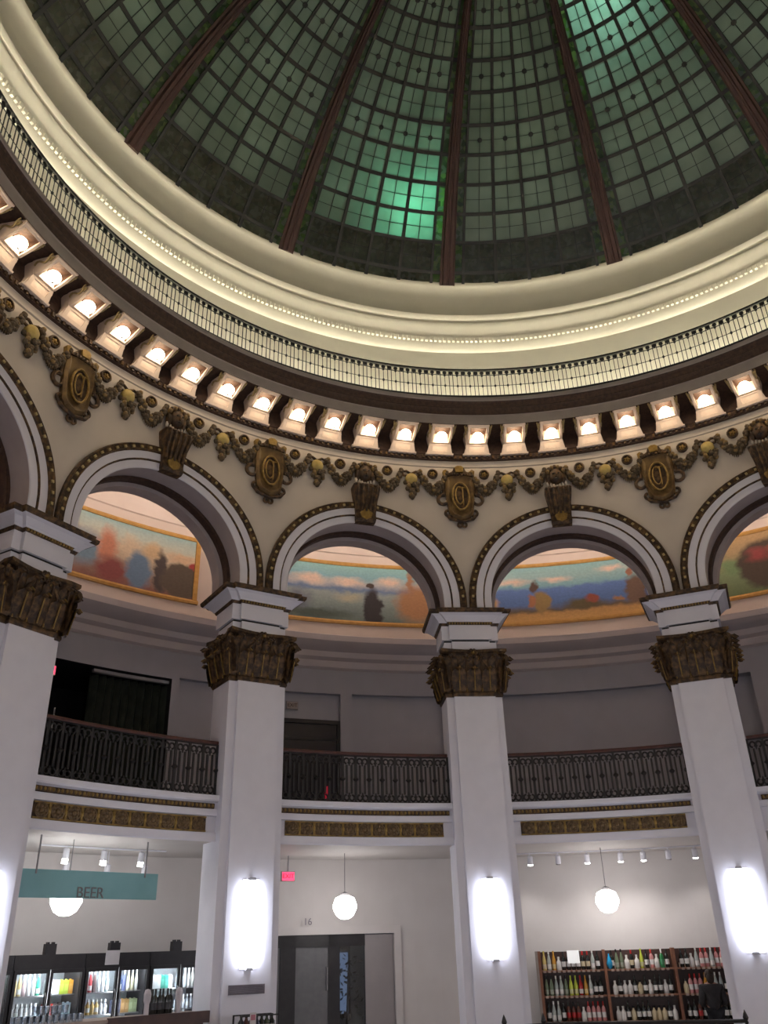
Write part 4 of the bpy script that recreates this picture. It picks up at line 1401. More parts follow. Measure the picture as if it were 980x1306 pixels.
# folding glass partition in the dark balcony opening
t = thing('glass_partition', 'dark folding glass partition in the balcony opening above the coolers', 'partition', (0, 0, 4.42), 0)
mb = MB()
for i in range(20):
    a0 = -38.4 + 7.8 * i / 20
    a1 = -38.4 + 7.8 * (i + 1) / 20
    R0, R1 = (13.75, 13.95) if i % 2 == 0 else (13.95, 13.75)
    mb.loft([[pol(R0, a0, 0), pol(R1, a1, 0), pol(R1 + 0.02, a1, 0), pol(R0 + 0.02, a0, 0)], [pol(R0, a0, 2.98), pol(R1, a1, 2.98), pol(R1 + 0.02, a1, 2.98), pol(R0 + 0.02, a0, 2.98)]])
mb.build('folding_leaf', mat('dark_green_glass', (0.06, 0.07, 0.055), (0.03, 0.036, 0.03), rough=0.3, scale=4), t)
mb = MB(); mb.sweep([(13.6, 2.98), (13.6, 3.05), (13.7, 3.05), (13.7, 2.98)], -38.4, -30.7, 6, closed=True)
mb.build('head_track', mat('silver_track', (0.40, 0.40, 0.42), rough=0.4), t)
mb = MB()
for a in (-41.2,):
    mb.tube([pol(13.8, a, 0.9), pol(13.8, a, 2.1)], 0.02, 6)
mb.build('pull_handle', 'steel', t)

# ------------------------------------------------------------------ ground floor entrance
A_D = -13.0
d = bpy.data.objects.new('door_1', None); COL.objects.link(d)
d.location = pol(13.45, A_D, FLOOR); d.rotation_euler = (0, 0, -radians(A_D)); struct(d, 'dark framed glass entrance doors under the balcony', 'door')
def lx(a):
    return 13.45 * math.tan(radians(a - A_D))
hd = 2.04 - FLOOR
xs = dict(L=lx(-18.9), a=lx(-18.2), b=lx(-16.75), c=lx(-13.6), dd=lx(-12.5), e=lx(-10.0), R=lx(-7.1))
mb = MB()
mb.box(xs['a'], xs['b'], -0.05, 0.05, 0, hd - 0.02)
mb.box(xs['L'], xs['e'], -0.05, 0.05, hd - 0.24, hd - 0.0)
mb.box(xs['c'], xs['dd'], -0.05, 0.05, 0, hd - 0.02)
mb.box(xs['L'], xs['e'], -0.05, 0.05, 0, 0.25)
mb.build('door_frame', 'darkframe', d)
for x0, x1 in ((xs['L'], xs['a']), (xs['b'], xs['c'])):
    mb = MB(); mb.box(x0, x1, -0.01, 0.01, 0.25, hd - 0.24)
    mb.build('pane', mat('grey_frosted_glass', (0.14, 0.14, 0.15), (0.12, 0.12, 0.13), rough=0.35), d)
mb = MB(); mb.box(xs['dd'], xs['e'], -0.01, 0.01, 0.25, hd - 0.04)
mb.build('pane', 'smoked', d)
mb = MB(); mb.box(xs['e'], xs['R'] - 0.02, -0.04, 0.03, 0, hd - 0.02)
mb.build('side_panel', mat('grey_door_panel', (0.30, 0.27, 0.28), (0.27, 0.245, 0.255), scale=2), d)
mb = MB(); mb.box(xs['c'] - 0.05, xs['c'] - 0.03, -0.11, -0.05, 1.3, 1.75)
mb.build('pull_handle', 'steel', d)
# white casing round the doorway
mb = MB()
W0, W1 = xs['L'], xs['R']
mb.box(W0 - 0.16, W0, -0.10, 0.02, 0, hd + 0.16); mb.box(W1, W1 + 0.16, -0.10, 0.02, 0, hd + 0.16); mb.box(W0, W1, -0.10, 0.02, hd, hd + 0.16)
mb.build('casing', 'shopwall', d)
text('16', 0.20, 'vent', d, (lx(-15.7), -0.11, hd + 0.26), FRONT, 'room_number')
# street window in the vestibule, bushes outside
w = bpy.data.objects.new('window_1', None); COL.objects.link(w)
w.location = pol(15.1, -11.2, FLOOR); w.rotation_euler = (0, 0, radians(11.2)); struct(w, 'pale blue lit window at the back of the vestibule', 'window')
mb = MB(); mb.box(-0.55, 0.28, -0.02, 0.02, 0.75, 2.02)
mb.build('pane', 'daylight', w)
mb = MB()
for x in (-0.60, 0.28):
    mb.box(x, x + 0.05, -0.05, 0.04, 0.6, 2.2)
mb.box(-0.6, 0.33, -0.05, 0.04, 0.66, 0.75); mb.box(-0.6, 0.33, -0.05, 0.04, 2.02, 2.2)
mb.build('window_frame', 'darkframe', w)
t = thing('potted_shrub', 'dark leafy shrub standing in front of the vestibule window', 'shrub', pol(14.75, -10.6, FLOOR), -10.6)
mb = MB(); mb.lathe([(0.16, 0), (0.2, 0.02), (0.24, 0.42), (0.2, 0.42), (0.02, 0.38)], 12)
mb.build('pot', 'steel', t)
mb = MB()
random.seed(8)
for i in range(90):
    q = Vector((random.gauss(0.05, 0.16), random.gauss(0, 0.12), random.uniform(0.5, 1.95)))
    dv = Vector((random.uniform(-1, 1), random.uniform(-1, 1), random.uniform(-0.5, 1))).normalized() * 0.13
    sd = dv.orthogonal().normalized() * 0.035
    mb.add([q, q + dv * 0.5 + sd, q + dv, q + dv * 0.5 - sd], [(0, 1, 2, 3)])
mb.tube([(0, 0, 0.38), (0.03, 0, 1.0), (0.05, 0.02, 1.7)], [0.03, 0.02, 0.008], 6)
mb.build('foliage', mat('dark_shrub_leaf', (0.02, 0.03, 0.02), (0.035, 0.045, 0.03)), t)

# ------------------------------------------------------------------ pendant globes
def globe(R, a, z, r, label):
    t = thing('globe_pendant', label, 'pendant lamp', pol(R, a, z), a, 'opal globe pendants')
    mb = MB()
    mb.lathe([(0.35 * r, r * 0.92), (0.80 * r, r * 0.72), (1.0 * r, r * 0.2), (0.98 * r, -r * 0.15), (0.7 * r, -r * 0.66), (0.35 * r, -r * 0.88), (0.02, -r * 0.92)], 20)
    mb.build('globe', 'globe', t, smooth=50)
    mb = MB()
    mb.lathe([(0.34 * r, r * 0.92), (0.34 * r, r * 1.1), (0.1 * r, r * 1.2)], 12)
    mb.build('fitter', 'steel', t)
    mb = MB(); mb.tube([(0, 0, r * 1.2), (0, 0, 3.6 - z)], 0.009, 6)
    mb.build('cord', 'steel', t)
globe(12.0, -13.65, 2.53, 0.25, 'white opal globe pendant hanging before the entrance door')
globe(12.0, 13.9, 2.51, 0.25, 'white opal globe pendant hanging before the wine shelves')
globe(11.3, -43.3, 2.62, 0.27, 'white opal globe pendant hanging behind the teal sign')

for b in (-6, -5, -4, 2, 3, 4, 5, 6):  # extra unseen globes added to brighten the hall and its piers
    for da in (-5.5, 0.0, 5.5):
        globe(11.4, mid(b) + da, 2.55, 0.25, 'white opal globe pendant added in the unseen bays to brighten the hall')

# ------------------------------------------------------------------ hanging teal sign
p0, p1 = Vector(pol(10.9, -50.3, 0)), Vector(pol(10.9, -35.6, 0))
mp = (p0 + p1) / 2
asg = degrees(atan2(mp.x, mp.y))
Ls = (p1 - p0).length
t = thing('hanging_sign', 'long teal hanging board lettered BEER over the coolers', 'sign', (mp.x, mp.y, 2.62), asg)
mb = MB(); mb.box(-Ls / 2, Ls / 2, -0.02, 0.02, 0, 0.43)
mb.build('board', 'teal', t)
for x in (-Ls / 2 + 0.45, Ls / 2 - 0.28):
    mb = MB(); mb.box(x - 0.012, x + 0.012, -0.035, -0.02, 0.36, 0.96)
    mb.build('hanger_rod', 'steel', t)
text('BEER', 0.24, 'letter', t, (Ls / 2 - 1.32, -0.026, 0.085), FRONT)

# ------------------------------------------------------------------ track spots
def spot(R, a, z, lit, label, group, tilt=0.5, power=0, glow=0.03):
    t = thing('track_spot', label, 'spotlight', pol(R, a, z), a, group)
    mb = MB(); mb.lathe([(0.012, 0), (0.012, 3.6 - z)], 6, (0, 0, 0))
    mb.build('stem', 'white', t)
    mb = MB()
    mb.lathe([(0.03, 0.10), (0.058, 0.08), (0.062, -0.09), (0.05, -0.095)], 10)
    h = mb.build('head', 'white', t); h.rotation_euler = (tilt, 0, 0)
    mb = MB(); mb.lathe([(0.056, -0.085), (0.056, -0.085 - glow), (0.01, -0.087 - glow)], 10)
    e = mb.build('lens', 'spot' if lit else 'steel', t); e.rotation_euler = (tilt, 0, 0)
    if power:
        ld = bpy.data.lights.new('spot_beam', 'SPOT')
        ld.energy = power; ld.spot_size = radians(100); ld.spot_blend = 0.8; ld.color = (1, 0.95, 0.90); ld.shadow_soft_size = 0.05
        lo = bpy.data.objects.new('spot_beam', ld); COL.objects.link(lo)
        lo.parent = t; lo.location = (0, (0.10 + glow) * sin(tilt), -(0.10 + glow) * cos(tilt)); lo.rotation_euler = (tilt, 0, 0)
for a, lit in ((6.7, True), (9.6, False), (12.6, True), (16.0, True), (18.3, True), (20.8, False), (23.4, True)):
    spot(12.55, a, 3.44, lit, ('lit' if lit else 'unlit') + ' white track spot on the ceiling before the wine shelves', 'track spots over the wine shelves', 0.30, 20 if lit else 0)
for a in (-41.6, -38.0, -34.4):
    spot(12.2, a, 3.46, True, 'lit white track spot high on the ceiling behind the teal sign', 'front track spots over the coolers', 0.1, 0.6, 0.09)
for a in (-40.2, -36.4, -32.9):
    spot(12.75, a, 3.27, True, 'lit white track spot hanging lower near the cooler wall', 'rear track spots over the coolers', 0.1, 0.6, 0.09)
for nm, R, a0, a1 in (('wine', 12.55, 5, 25), ('cooler', 12.2, -44, -32)):
    mb = MB(); mb.sweep([(R - 0.02, 3.57), (R - 0.02, 3.595), (R + 0.02, 3.595), (R + 0.02, 3.57)], a0, a1, 10, closed=True)
    tag(mb.build('lighting_track', 'white'), 'thin white lighting track on the ceiling over the %s' % ('wine shelves' if nm == 'wine' else 'coolers'), 'light track')

# ------------------------------------------------------------------ bottles
BC = {}
def bmat(c):
    if c not in BC:
        BC[c] = mat('bottle_tone', c, tuple(x * 0.8 for x in c), rough=0.2, scale=5, spec=0.5)
    return BC[c]
BM = {}
def bottle_mesh(kind, c, lab, capc):
    key = (kind, c, lab, capc)
    if key in BM:
        return BM[key]
    mb = MB()
    if kind == 'wine':
        mb.lathe([(0.034, 0), (0.038, 0.01), (0.038, 0.19), (0.030, 0.225), (0.0145, 0.25), (0.0140, 0.27)], 10)
        mb.lathe([(0.0155, 0.255), (0.0155, 0.325), (0.012, 0.33)], 8, mi=2)
        mb.lathe([(0.0388, 0.06), (0.0388, 0.15)], 10, mi=1)
    elif kind == 'squat':
        mb.lathe([(0.042, 0), (0.045, 0.01), (0.045, 0.14), (0.02, 0.18), (0.018, 0.21)], 10)
        mb.lathe([(0.021, 0.205), (0.021, 0.24)], 8, mi=2)
        mb.lathe([(0.0458, 0.04), (0.0458, 0.11)], 10, mi=1)
    elif kind == 'tall':
        mb.lathe([(0.032, 0), (0.035, 0.01), (0.036, 0.17), (0.022, 0.24), (0.013, 0.28), (0.013, 0.30)], 10)
        mb.lathe([(0.015, 0.29), (0.015, 0.345)], 8, mi=2)
        mb.lathe([(0.0365, 0.03), (0.0370, 0.11)], 10, mi=1)
    BM[key] = mb.mesh('bottle', [bmat(c), bmat(lab), bmat(capc)], smooth=40)
    return BM[key]

# ------------------------------------------------------------------ wine shelf unit
A_W, AP = 15.6, 12.6
BOARDS = (1.20, 0.715, 0.235, -0.22)
ws = thing('wine_shelf', 'long brown wooden shelf unit full of wine bottles under the white globe', 'shelf', pol(AP, A_W, FLOOR), A_W)
zf = -FLOOR
UP = (-2.02, -0.56, 0.91, 2.36)
for i, x in enumerate(UP):
    mb = MB(); mb.box(x - 0.03, x + 0.03, 0, 0.38, 0, 1.58 + zf)
    mb.build('upright', 'shelfside' if i == 0 else 'wood', ws)
mb = MB(); mb.box(UP[0] + 0.03, UP[0] + 0.09, -0.005, 0.03, 0, 1.58 + zf)
mb.build('face_strip', 'wood', ws)
mb = MB(); mb.box(UP[0], UP[3], 0.38, 0.40, 0, 1.56 + zf)
mb.build('back_panel', 'wooddk', ws)
for i in range(3):
    for z in BOARDS:
        mb = MB(); mb.box(UP[i] + 0.03, UP[i + 1] - 0.03, 0.0, 0.38, z - 0.03 + zf, z + zf)
        sh = mb.build('shelf_board', 'wood', ws)
        mb = MB()
        x = UP[i] + 0.12
        while x < UP[i + 1] - 0.1:
            mb.box(x, x + 0.06, -0.006, 0.0, z - 0.045 + zf, z - 0.0 + zf)
            x += 0.105
        o = mb.build('price_tag', mat('shelf_price_tag', (0.42, 0.33, 0.28), (0.30, 0.20, 0.17), scale=12), sh)
        o['kind'] = 'stuff'
Rw = Matrix.Rotation(-radians(A_W), 3, 'Z')
Ow = Vector(pol(AP, A_W, 0))
def put(me, name, x, y, z, label, cat, group, O=Ow, R=Rw, a=A_W, rz=0.0):
    o = inst(me, name, None, O + R @ Vector((x, y, z)), -radians(a) + rz)
    if name == 'wine_bottle':
        o.scale = (1.2, 1.2, 1.1)
    return tag(o, label, cat, group)
DKB, WHT, CRM, BLK = (0.012, 0.014, 0.012), (0.72, 0.70, 0.68), (0.62, 0.52, 0.34), (0.02, 0.02, 0.02)
GRN, LIME, RED, AMB, PNK, CLR = (0.10, 0.18, 0.06), (0.52, 0.60, 0.07), (0.42, 0.02, 0.02), (0.55, 0.26, 0.03), (0.62, 0.27, 0.27), (0.42, 0.46, 0.44)
def pat(r, i):
    D = ('wine', DKB, WHT, BLK); G = ('tall', (0.16, 0.20, 0.13), (0.30, 0.33, 0.26), BLK); LM_ = ('tall', LIME, (0.60, 0.60, 0.30), LIME)
    R_ = ('tall', RED, WHT, RED); A_ = ('tall', AMB, (0.6, 0.45, 0.2), AMB); C_ = ('tall', CLR, WHT, WHT); P_ = ('wine', PNK, WHT, RED); Y_ = ('tall', (0.62, 0.47, 0.16), CRM, (0.6, 0.5, 0.1))
    W_ = ('squat', WHT, WHT, WHT); N_ = ('wine', DKB, CRM, RED); H_ = ('squat', CRM, CRM, BLK); O_ = ('wine', (0.10, 0.03, 0.02), RED, BLK); GR = ('wine', (0.02, 0.20, 0.06), (0.05, 0.25, 0.1), WHT)
    rows = {
        (0, 0): [Y_, C_, A_, W_, D, D, D, D, N_, N_, C_, D],
        (0, 1): [D, G, G, W_, N_, W_, LM_, D, P_, W_, GR, D],
        (0, 2): [D, D, W_, C_, P_, P_, C_, P_, P_, C_, P_, P_],
        (1, 0): [G, G, C_, C_, G, LM_, LM_, R_, A_, C_, D, D],
        (1, 1): [W_, D, W_, W_, D, H_, D, W_, D, D, W_, D],
        (1, 2): [H_, P_, P_, P_, A_, D, C_, C_, D, W_, P_, P_],
        (2, 0): [D, C_, C_, D, O_, O_, O_, W_, P_, P_, P_, P_],
        (2, 1): [W_, W_, D, H_, D, D, D, H_, H_, H_, D, W_],
        (2, 2): [D, D, O_, D, D, D, D, D, D, D, D, D],
    }
    return rows[(r, i)]
TONE = {DKB: 'dark', WHT: 'white', CRM: 'cream', LIME: 'lime yellow', RED: 'red', AMB: 'amber', PNK: 'pink', CLR: 'clear', (0.16, 0.20, 0.13): 'grey green', (0.62, 0.47, 0.16): 'golden', (0.10, 0.03, 0.02): 'dark red', (0.02, 0.20, 0.06): 'green'}
ROWN = ('top', 'middle', 'lower')
SECN = ('nearest the entrance pier', 'in its central section', 'behind the shopper')
random.seed(21)
for r in range(3):
    for i in range(3):
        lst = pat(r, i)
        w_ = UP[i + 1] - UP[i] - 0.2
        for j, (kd, c, lb, cp) in enumerate(lst):
            x = UP[i] + 0.12 + w_ * (j + 0.35) / len(lst)
            put(bottle_mesh(kd, c, lb, cp), 'wine_bottle', x, 0.07 + random.uniform(0, 0.05), BOARDS[r],
                '%s %s bottle on the %s wine shelf %s' % (TONE[c], 'squat' if kd == 'squat' else 'tall', ROWN[r], SECN[i]), 'bottle', 'bottles on the wine shelves')
mb = MB(); mb.box(-0.13, 0.13, -0.01, 0.01, 0, 0.25)
put(mb.mesh('shelf_sign', emit('white_glow_card', (1, 1, 1), 0.2, (0.85, 0.85, 0.85))), 'shelf_sign', -1.22, 0.02, BOARDS[0] + 0.13, 'blank white sign card above the top wine shelf', 'sign', None)  # the card material carries a faint glow of its own
mb = MB(); mb.lathe([(0.02, 0), (0.055, 0.05), (0.065, 0.12), (0.04, 0.20), (0.015, 0.26), (0.012, 0.30)], 12)
put(mb.mesh('blue_bottle', bmat((0.02, 0.32, 0.62)), smooth=50), 'decanter', -0.46, -0.02 + 0.06, BOARDS[0], 'bright blue teardrop bottle on the top wine shelf', 'bottle', None)
random.seed(4)
for i in range(3):
    for j in range(7):
        mb = MB()
        w2, h2 = random.uniform(0.06, 0.1), random.uniform(0.07, 0.13)
        mb.box(-w2, w2, 0, 0.14, 0, h2); mb.box(-w2 * 0.9, w2 * 0.9, -0.003, 0, h2 * 0.2, h2 * 0.75, 1)
        if i == 0 or (i == 1 and j % 2):
            continue
        c = random.choice([(0.55, 0.42, 0.33), (0.55, 0.33, 0.30), (0.62, 0.55, 0.45), (0.35, 0.2, 0.15)])
        put(mb.mesh('gift_box', [bmat(c), bmat((0.68, 0.6, 0.55))]), 'gift_box', UP[i] + 0.16 + 0.185 * j, 0.18, BOARDS[0] + (0.345 if i == 2 else 0.0) * 0 + 0.0, 'small pastel gift carton behind the bottles on the top wine shelf', 'box', 'cartons on the top wine shelf')

# ------------------------------------------------------------------ shopper
def skin(name, verts, edges, radii, mname, parent, root=0, sub=1):
    me = bpy.data.meshes.new(name)
    me.from_pydata(verts, edges, [])
    o = inst(me, name, parent)
    o.modifiers.new('skin', 'SKIN').use_smooth_shade = True
    ly = me.skin_vertices[0].data
    for i, r in enumerate(radii):
        ly[i].radius = (r, r) if not isinstance(r, tuple) else r
        ly[i].use_root = i == root
    ss = o.modifiers.new('sub', 'SUBSURF'); ss.levels = sub; ss.render_levels = sub
    me.materials.append(M[mname] if isinstance(mname, str) else mname)
    return o
ps = thing('person', 'shopper in a dark jacket with dark hair facing the wine shelves', 'person', pol(11.75, 22.65, FLOOR), 12.0)
hs = 1.52 / 1.70
V = lambda x, y, z: (x * hs, y * hs, z * hs)
SKN = mat('person_skin', (0.38, 0.22, 0.16), (0.34, 0.19, 0.14))
bv = [V(0, 0, 0.95), V(0, -0.01, 1.15), V(0, 0, 1.36), V(0, 0.01, 1.46), V(0, 0.03, 1.55), V(0, 0.035, 1.64),
      V(-0.10, 0, 0.88), V(-0.11, 0.01, 0.50), V(-0.11, -0.02, 0.09), V(-0.12, 0.13, 0.04),
      V(0.10, 0, 0.88), V(0.11, 0.02, 0.50), V(0.11, 0.0, 0.09), V(0.12, 0.15, 0.04),
      V(-0.19, 0, 1.36), V(-0.24, 0.0, 1.08), V(-0.20, 0.16, 0.98), V(-0.17, 0.24, 0.97),
      V(0.19, 0, 1.36), V(0.24, 0.0, 1.08), V(0.20, 0.16, 1.00), V(0.17, 0.24, 1.0)]
be = [(0, 1), (1, 2), (2, 3), (3, 4), (4, 5), (0, 6), (6, 7), (7, 8), (8, 9), (0, 10), (10, 11), (11, 12), (12, 13), (2, 14), (14, 15), (15, 16), (16, 17), (2, 18), (18, 19), (19, 20), (20, 21)]
br_ = [0.13, 0.115, 0.12, 0.05, 0.085, 0.07, 0.085, 0.06, 0.042, 0.035, 0.085, 0.06, 0.042, 0.035, 0.06, 0.045, 0.033, 0.035, 0.06, 0.045, 0.033, 0.035]
br_ = [r * hs for r in br_]
skin('body', bv, be, br_, SKN, ps, sub=2)
# fingers (both hands), rooted in the palm
for sx in (-1, 1):
    fv, fe, fr = [V(sx * 0.17, 0.24, 0.985)], [], [0.024]
    for k, (dx, ln) in enumerate(((-0.028, 0.075), (-0.010, 0.085), (0.009, 0.08), (0.026, 0.065))):
        i0 = len(fv)
        fv += [V(sx * 0.17 + dx, 0.275, 0.99), V(sx * 0.17 + dx, 0.275 + ln * 0.6, 0.985), V(sx * 0.17 + dx, 0.275 + ln, 0.965)]
        fe += [(0, i0), (i0, i0 + 1), (i0 + 1, i0 + 2)]
        fr += [0.009, 0.0085, 0.007]
    i0 = len(fv)
    fv += [V(sx * 0.17 - sx * 0.04, 0.26, 1.0), V(sx * 0.17 - sx * 0.055, 0.295, 0.995)]
    fe += [(0, i0), (i0, i0 + 1)]
    fr += [0.011, 0.009]
    skin('hand', fv, fe, fr, SKN, ps)
jv = [V(0, 0, 0.86), V(0, -0.01, 1.12), V(0, 0, 1.34), V(0, 0, 1.42), V(-0.20, 0, 1.35), V(-0.25, -0.01, 1.07), V(-0.205, 0.14, 0.99), V(0.20, 0, 1.35), V(0.25, -0.01, 1.07), V(0.205, 0.14, 1.01)]
je = [(0, 1), (1, 2), (2, 3), (2, 4), (4, 5), (5, 6), (2, 7), (7, 8), (8, 9)]
skin('jacket', jv, je, [r * hs for r in [0.18, 0.16, 0.165, 0.085, 0.095, 0.075, 0.06, 0.095, 0.075, 0.06]], mat('dark_jacket', (0.035, 0.032, 0.035), (0.022, 0.02, 0.022), rough=0.8, scale=12, bump=0.3), ps, sub=2)
tv = [V(0, 0, 0.92), V(-0.10, 0, 0.86), V(-0.11, 0.01, 0.50), V(-0.11, -0.02, 0.10), V(0.10, 0, 0.86), V(0.11, 0.02, 0.50), V(0.11, 0, 0.10)]
skin('trousers', tv, [(0, 1), (1, 2), (2, 3), (0, 4), (4, 5), (5, 6)], [r * hs for r in [0.15, 0.105, 0.08, 0.065, 0.105, 0.08, 0.065]], mat('dark_trousers', (0.02, 0.02, 0.026), (0.014, 0.014, 0.018), rough=0.85), ps)
mb = MB()
mb.ell((0, 0.02 * hs, 1.605 * hs), (0.098 * hs, 0.105 * hs, 0.115 * hs), 14, 9)
mb.ell((0, -0.045 * hs, 1.53 * hs), (0.085 * hs, 0.065 * hs, 0.12 * hs), 12, 8)
mb.build('hair', mat('dark_brown_hair', (0.025, 0.015, 0.01), (0.04, 0.022, 0.014), rough=0.6, scale=30), ps, smooth=60)
mb = MB()
mb.ell((0, 0.145 * hs, 1.565 * hs), (0.017, 0.026, 0.03), 8, 5)
for sx in (-1, 1):
    mb.ell((sx * 0.098 * hs, 0.035 * hs, 1.575 * hs), (0.012, 0.024, 0.034), 6, 5)
mb.ell((0, 0.115 * hs, 1.52 * hs), (0.032, 0.014, 0.01), 8, 4)
mb.build('face', SKN, ps, smooth=60)

# ------------------------------------------------------------------ coolers
A_C, APC = -38.0, 12.45
Oc = Vector(pol(APC, A_C, 0)); Rc = Matrix.Rotation(-radians(A_C), 3, 'Z')
SHC = (1.16, 0.80, 0.44, 0.08)
UCX = (-1.965, -0.655, 0.655, 1.965)
CLB = ('black glass-door drinks cooler nearest the far pier of the sign bay', 'black glass-door drinks cooler under the lower white globe', 'black glass-door drinks cooler below the taped white notice', 'black glass-door drinks cooler behind the dark wine bottles')
for u, cx in enumerate(UCX):
    p = Oc + Rc @ Vector((cx, 0, FLOOR))
    t = thing('drinks_cooler', CLB[u], 'cooler', p, A_C, 'drinks coolers')
    z0 = -FLOOR
    mb = MB()
    mb.box(-0.65, 0.65, 0.0, 0.70, 1.56 + z0, 1.80 + z0); mb.box(-0.65, -0.58, 0, 0.7, 0, 1.56 + z0); mb.box(0.58, 0.65, 0, 0.7, 0, 1.56 + z0)
    mb.box(-0.58, 0.58, 0, 0.7, 0, 0.22)
    mb.build('body', 'darkframe', t)
    mb = MB(); mb.box(-0.58, 0.58, 0.68, 0.70, 0.22, 1.56 + z0)
    mb.build('back_liner', mat('white_cooler_liner', (0.62, 0.66, 0.70)), t)
    mb = MB()
    mb.box(-0.012, 0.012, 0.03, 0.055, 0.4, 1.50 + z0)
    mb.box(-0.56, 0.56, 0.04, 0.08, 1.52 + z0, 1.545 + z0)
    mb.build('light_tube', 'cooler_light', t)
    for z in SHC:
        mb = MB(); mb.box(-0.575, 0.575, 0.13, 0.66, z - 0.02 + z0, z + z0)
        mb.build('shelf', 'steel', t)
    for sx in (-1, 1):
        x0, x1 = (-0.64, -0.005) if sx < 0 else (0.005, 0.64)
        mb = MB()
        mb.box(x0, x0 + 0.05, -0.05, -0.005, 0.2, 1.56 + z0); mb.box(x1 - 0.05, x1, -0.05, -0.005, 0.2, 1.56 + z0)
        mb.box(x0 + 0.05, x1 - 0.05, -0.05, -0.005, 1.50 + z0, 1.56 + z0); mb.box(x0 + 0.05, x1 - 0.05, -0.05, -0.005, 0.2, 0.27)
        dr = mb.build('door', 'darkframe', t)
        mb = MB(); mb.box(x0 + 0.05, x1 - 0.05, -0.032, -0.022, 0.27, 1.50 + z0)
        mb.build('pane', 'clear', dr)
        hx = -0.05 if sx < 0 else 0.05
        mb = MB(); mb.tube([(hx, -0.05, 1.0), (hx, -0.09, 1.05), (hx, -0.09, 1.5), (hx, -0.05, 1.55)], 0.012, 6)
        mb.build('handle', 'steel', dr)
random.seed(17)
PAL = [[(0.7, 0.55, 0.25), (0.75, 0.55, 0.6), (0.70, 0.70, 0.72), (0.05, 0.40, 0.26)], [(0.8, 0.8, 0.8), (0.82, 0.82, 0.84), (0.55, 0.68, 0.06), (0.80, 0.34, 0.03)],
       [(0.50, 0.05, 0.06), (0.16, 0.10, 0.10), (0.62, 0.62, 0.66), (0.40, 0.52, 0.55)], [(0.10, 0.14, 0.30), (0.14, 0.16, 0.34), (0.66, 0.62, 0.42), (0.82, 0.82, 0.80)],
       [(0.84, 0.84, 0.86), (0.84, 0.84, 0.86), (0.05, 0.34, 0.26), (0.55, 0.55, 0.58)], [(0.66, 0.68, 0.74), (0.5, 0.55, 0.62), (0.62, 0.60, 0.58), (0.3, 0.35, 0.45)]]
PAL2 = [[(0.4, 0.4, 0.42)], [(0.42, 0.06, 0.05), (0.08, 0.06, 0.06), (0.5, 0.62, 0.72)], [(0.58, 0.36, 0.10), (0.62, 0.42, 0.14), (0.45, 0.45, 0.5)], [(0.20, 0.22, 0.36), (0.60, 0.34, 0.12), (0.50, 0.58, 0.32)],
        [(0.3, 0.3, 0.36), (0.5, 0.5, 0.52)], [(0.45, 0.48, 0.55)]]
def cname(c):
    r, g, b_ = c
    mx_, mn_ = max(c), min(c)
    if mx_ - mn_ < 0.14:
        return 'white' if mx_ > 0.6 else ('grey' if mx_ > 0.2 else 'dark')
    if r == mx_:
        return 'orange' if g > 0.3 and b_ < 0.3 else ('pink' if b_ > 0.4 else ('yellow' if g > 0.5 else 'red'))
    if g == mx_:
        return 'green'
    return 'blue'
for u, cx in enumerate(UCX):
    for dr in range(2):
        di = max(0, min(5, (u - 1) * 2 + dr))
        for row in range(2):
            cols = (PAL if row == 0 else PAL2)[di]
            n = 6
            for j in range(n):
                x = cx + (-0.55 if dr == 0 else 0.045) + 0.50 * (j + 0.5) / n
                c = cols[min(len(cols) - 1, j * len(cols) // n)]
                where = ' on the %s shelf of the cooler %s' % ('top' if row == 0 else 'second', ('by the far pier', 'under the lower globe', 'below the white notice', 'behind the dark bottles')[u])
                if (row == 0 and di in (1,)) or (row == 0 and di == 4) or (row == 1 and di in (1, 3)):
                    key = ('carton', c)
                    if key not in BM:
                        mb = MB(); mb.box(-0.04, 0.04, 0, 0.12, 0, 0.22); mb.box(-0.034, 0.034, -0.002, 0, 0.05, 0.16, 1); mb.box(-0.02, 0.02, 0.05, 0.07, 0.22, 0.235, 1)
                        BM[key] = mb.mesh('drink_carton', [bmat(c), bmat(tuple(min(0.85, q * 1.15 + 0.05) for q in c))])
                    put(BM[key], 'drink_carton', x, 0.16, SHC[row], cname(c) + ' drink carton' + where, 'carton', 'drinks in the coolers', Oc, Rc, A_C)
                else:
                    me = bottle_mesh('squat' if row == 1 else 'tall', c, (0.7, 0.7, 0.7) if j % 2 else c, (0.75, 0.75, 0.75))
                    put(me, 'drink_bottle', x, 0.20, SHC[row], cname(c) + ' drink bottle' + where, 'bottle', 'drinks in the coolers', Oc, Rc, A_C)
for k, x in enumerate((-0.65, 0.60, 1.93)):
    mb = MB(); mb.box(-0.10, 0.10, 0.0, 0.12, 0, 0.17); mb.box(-0.07, -0.03, 0.02, 0.1, 0.17, 0.20); mb.box(0.03, 0.07, 0.02, 0.1, 0.17, 0.20)
    put(mb.mesh('cooler_box', 'darkframe'), 'control_box', x, 0.08, 1.80, 'small black box on top of the drinks cooler %s' % ('under the lower globe', 'above the white notice', 'behind the dark bottles')[k], 'box', 'boxes on top of the coolers', Oc, Rc, A_C)
mb = MB(); mb.box(-0.14, 0.14, -0.006, 0, 0, 0.24)
put(mb.mesh('notice', mat('white_paper', (0.55, 0.52, 0.55))), 'paper_notice', 0.52, -0.001, 1.60, 'blank white paper notice taped to the cooler header', 'notice', None, Oc, Rc, A_C)

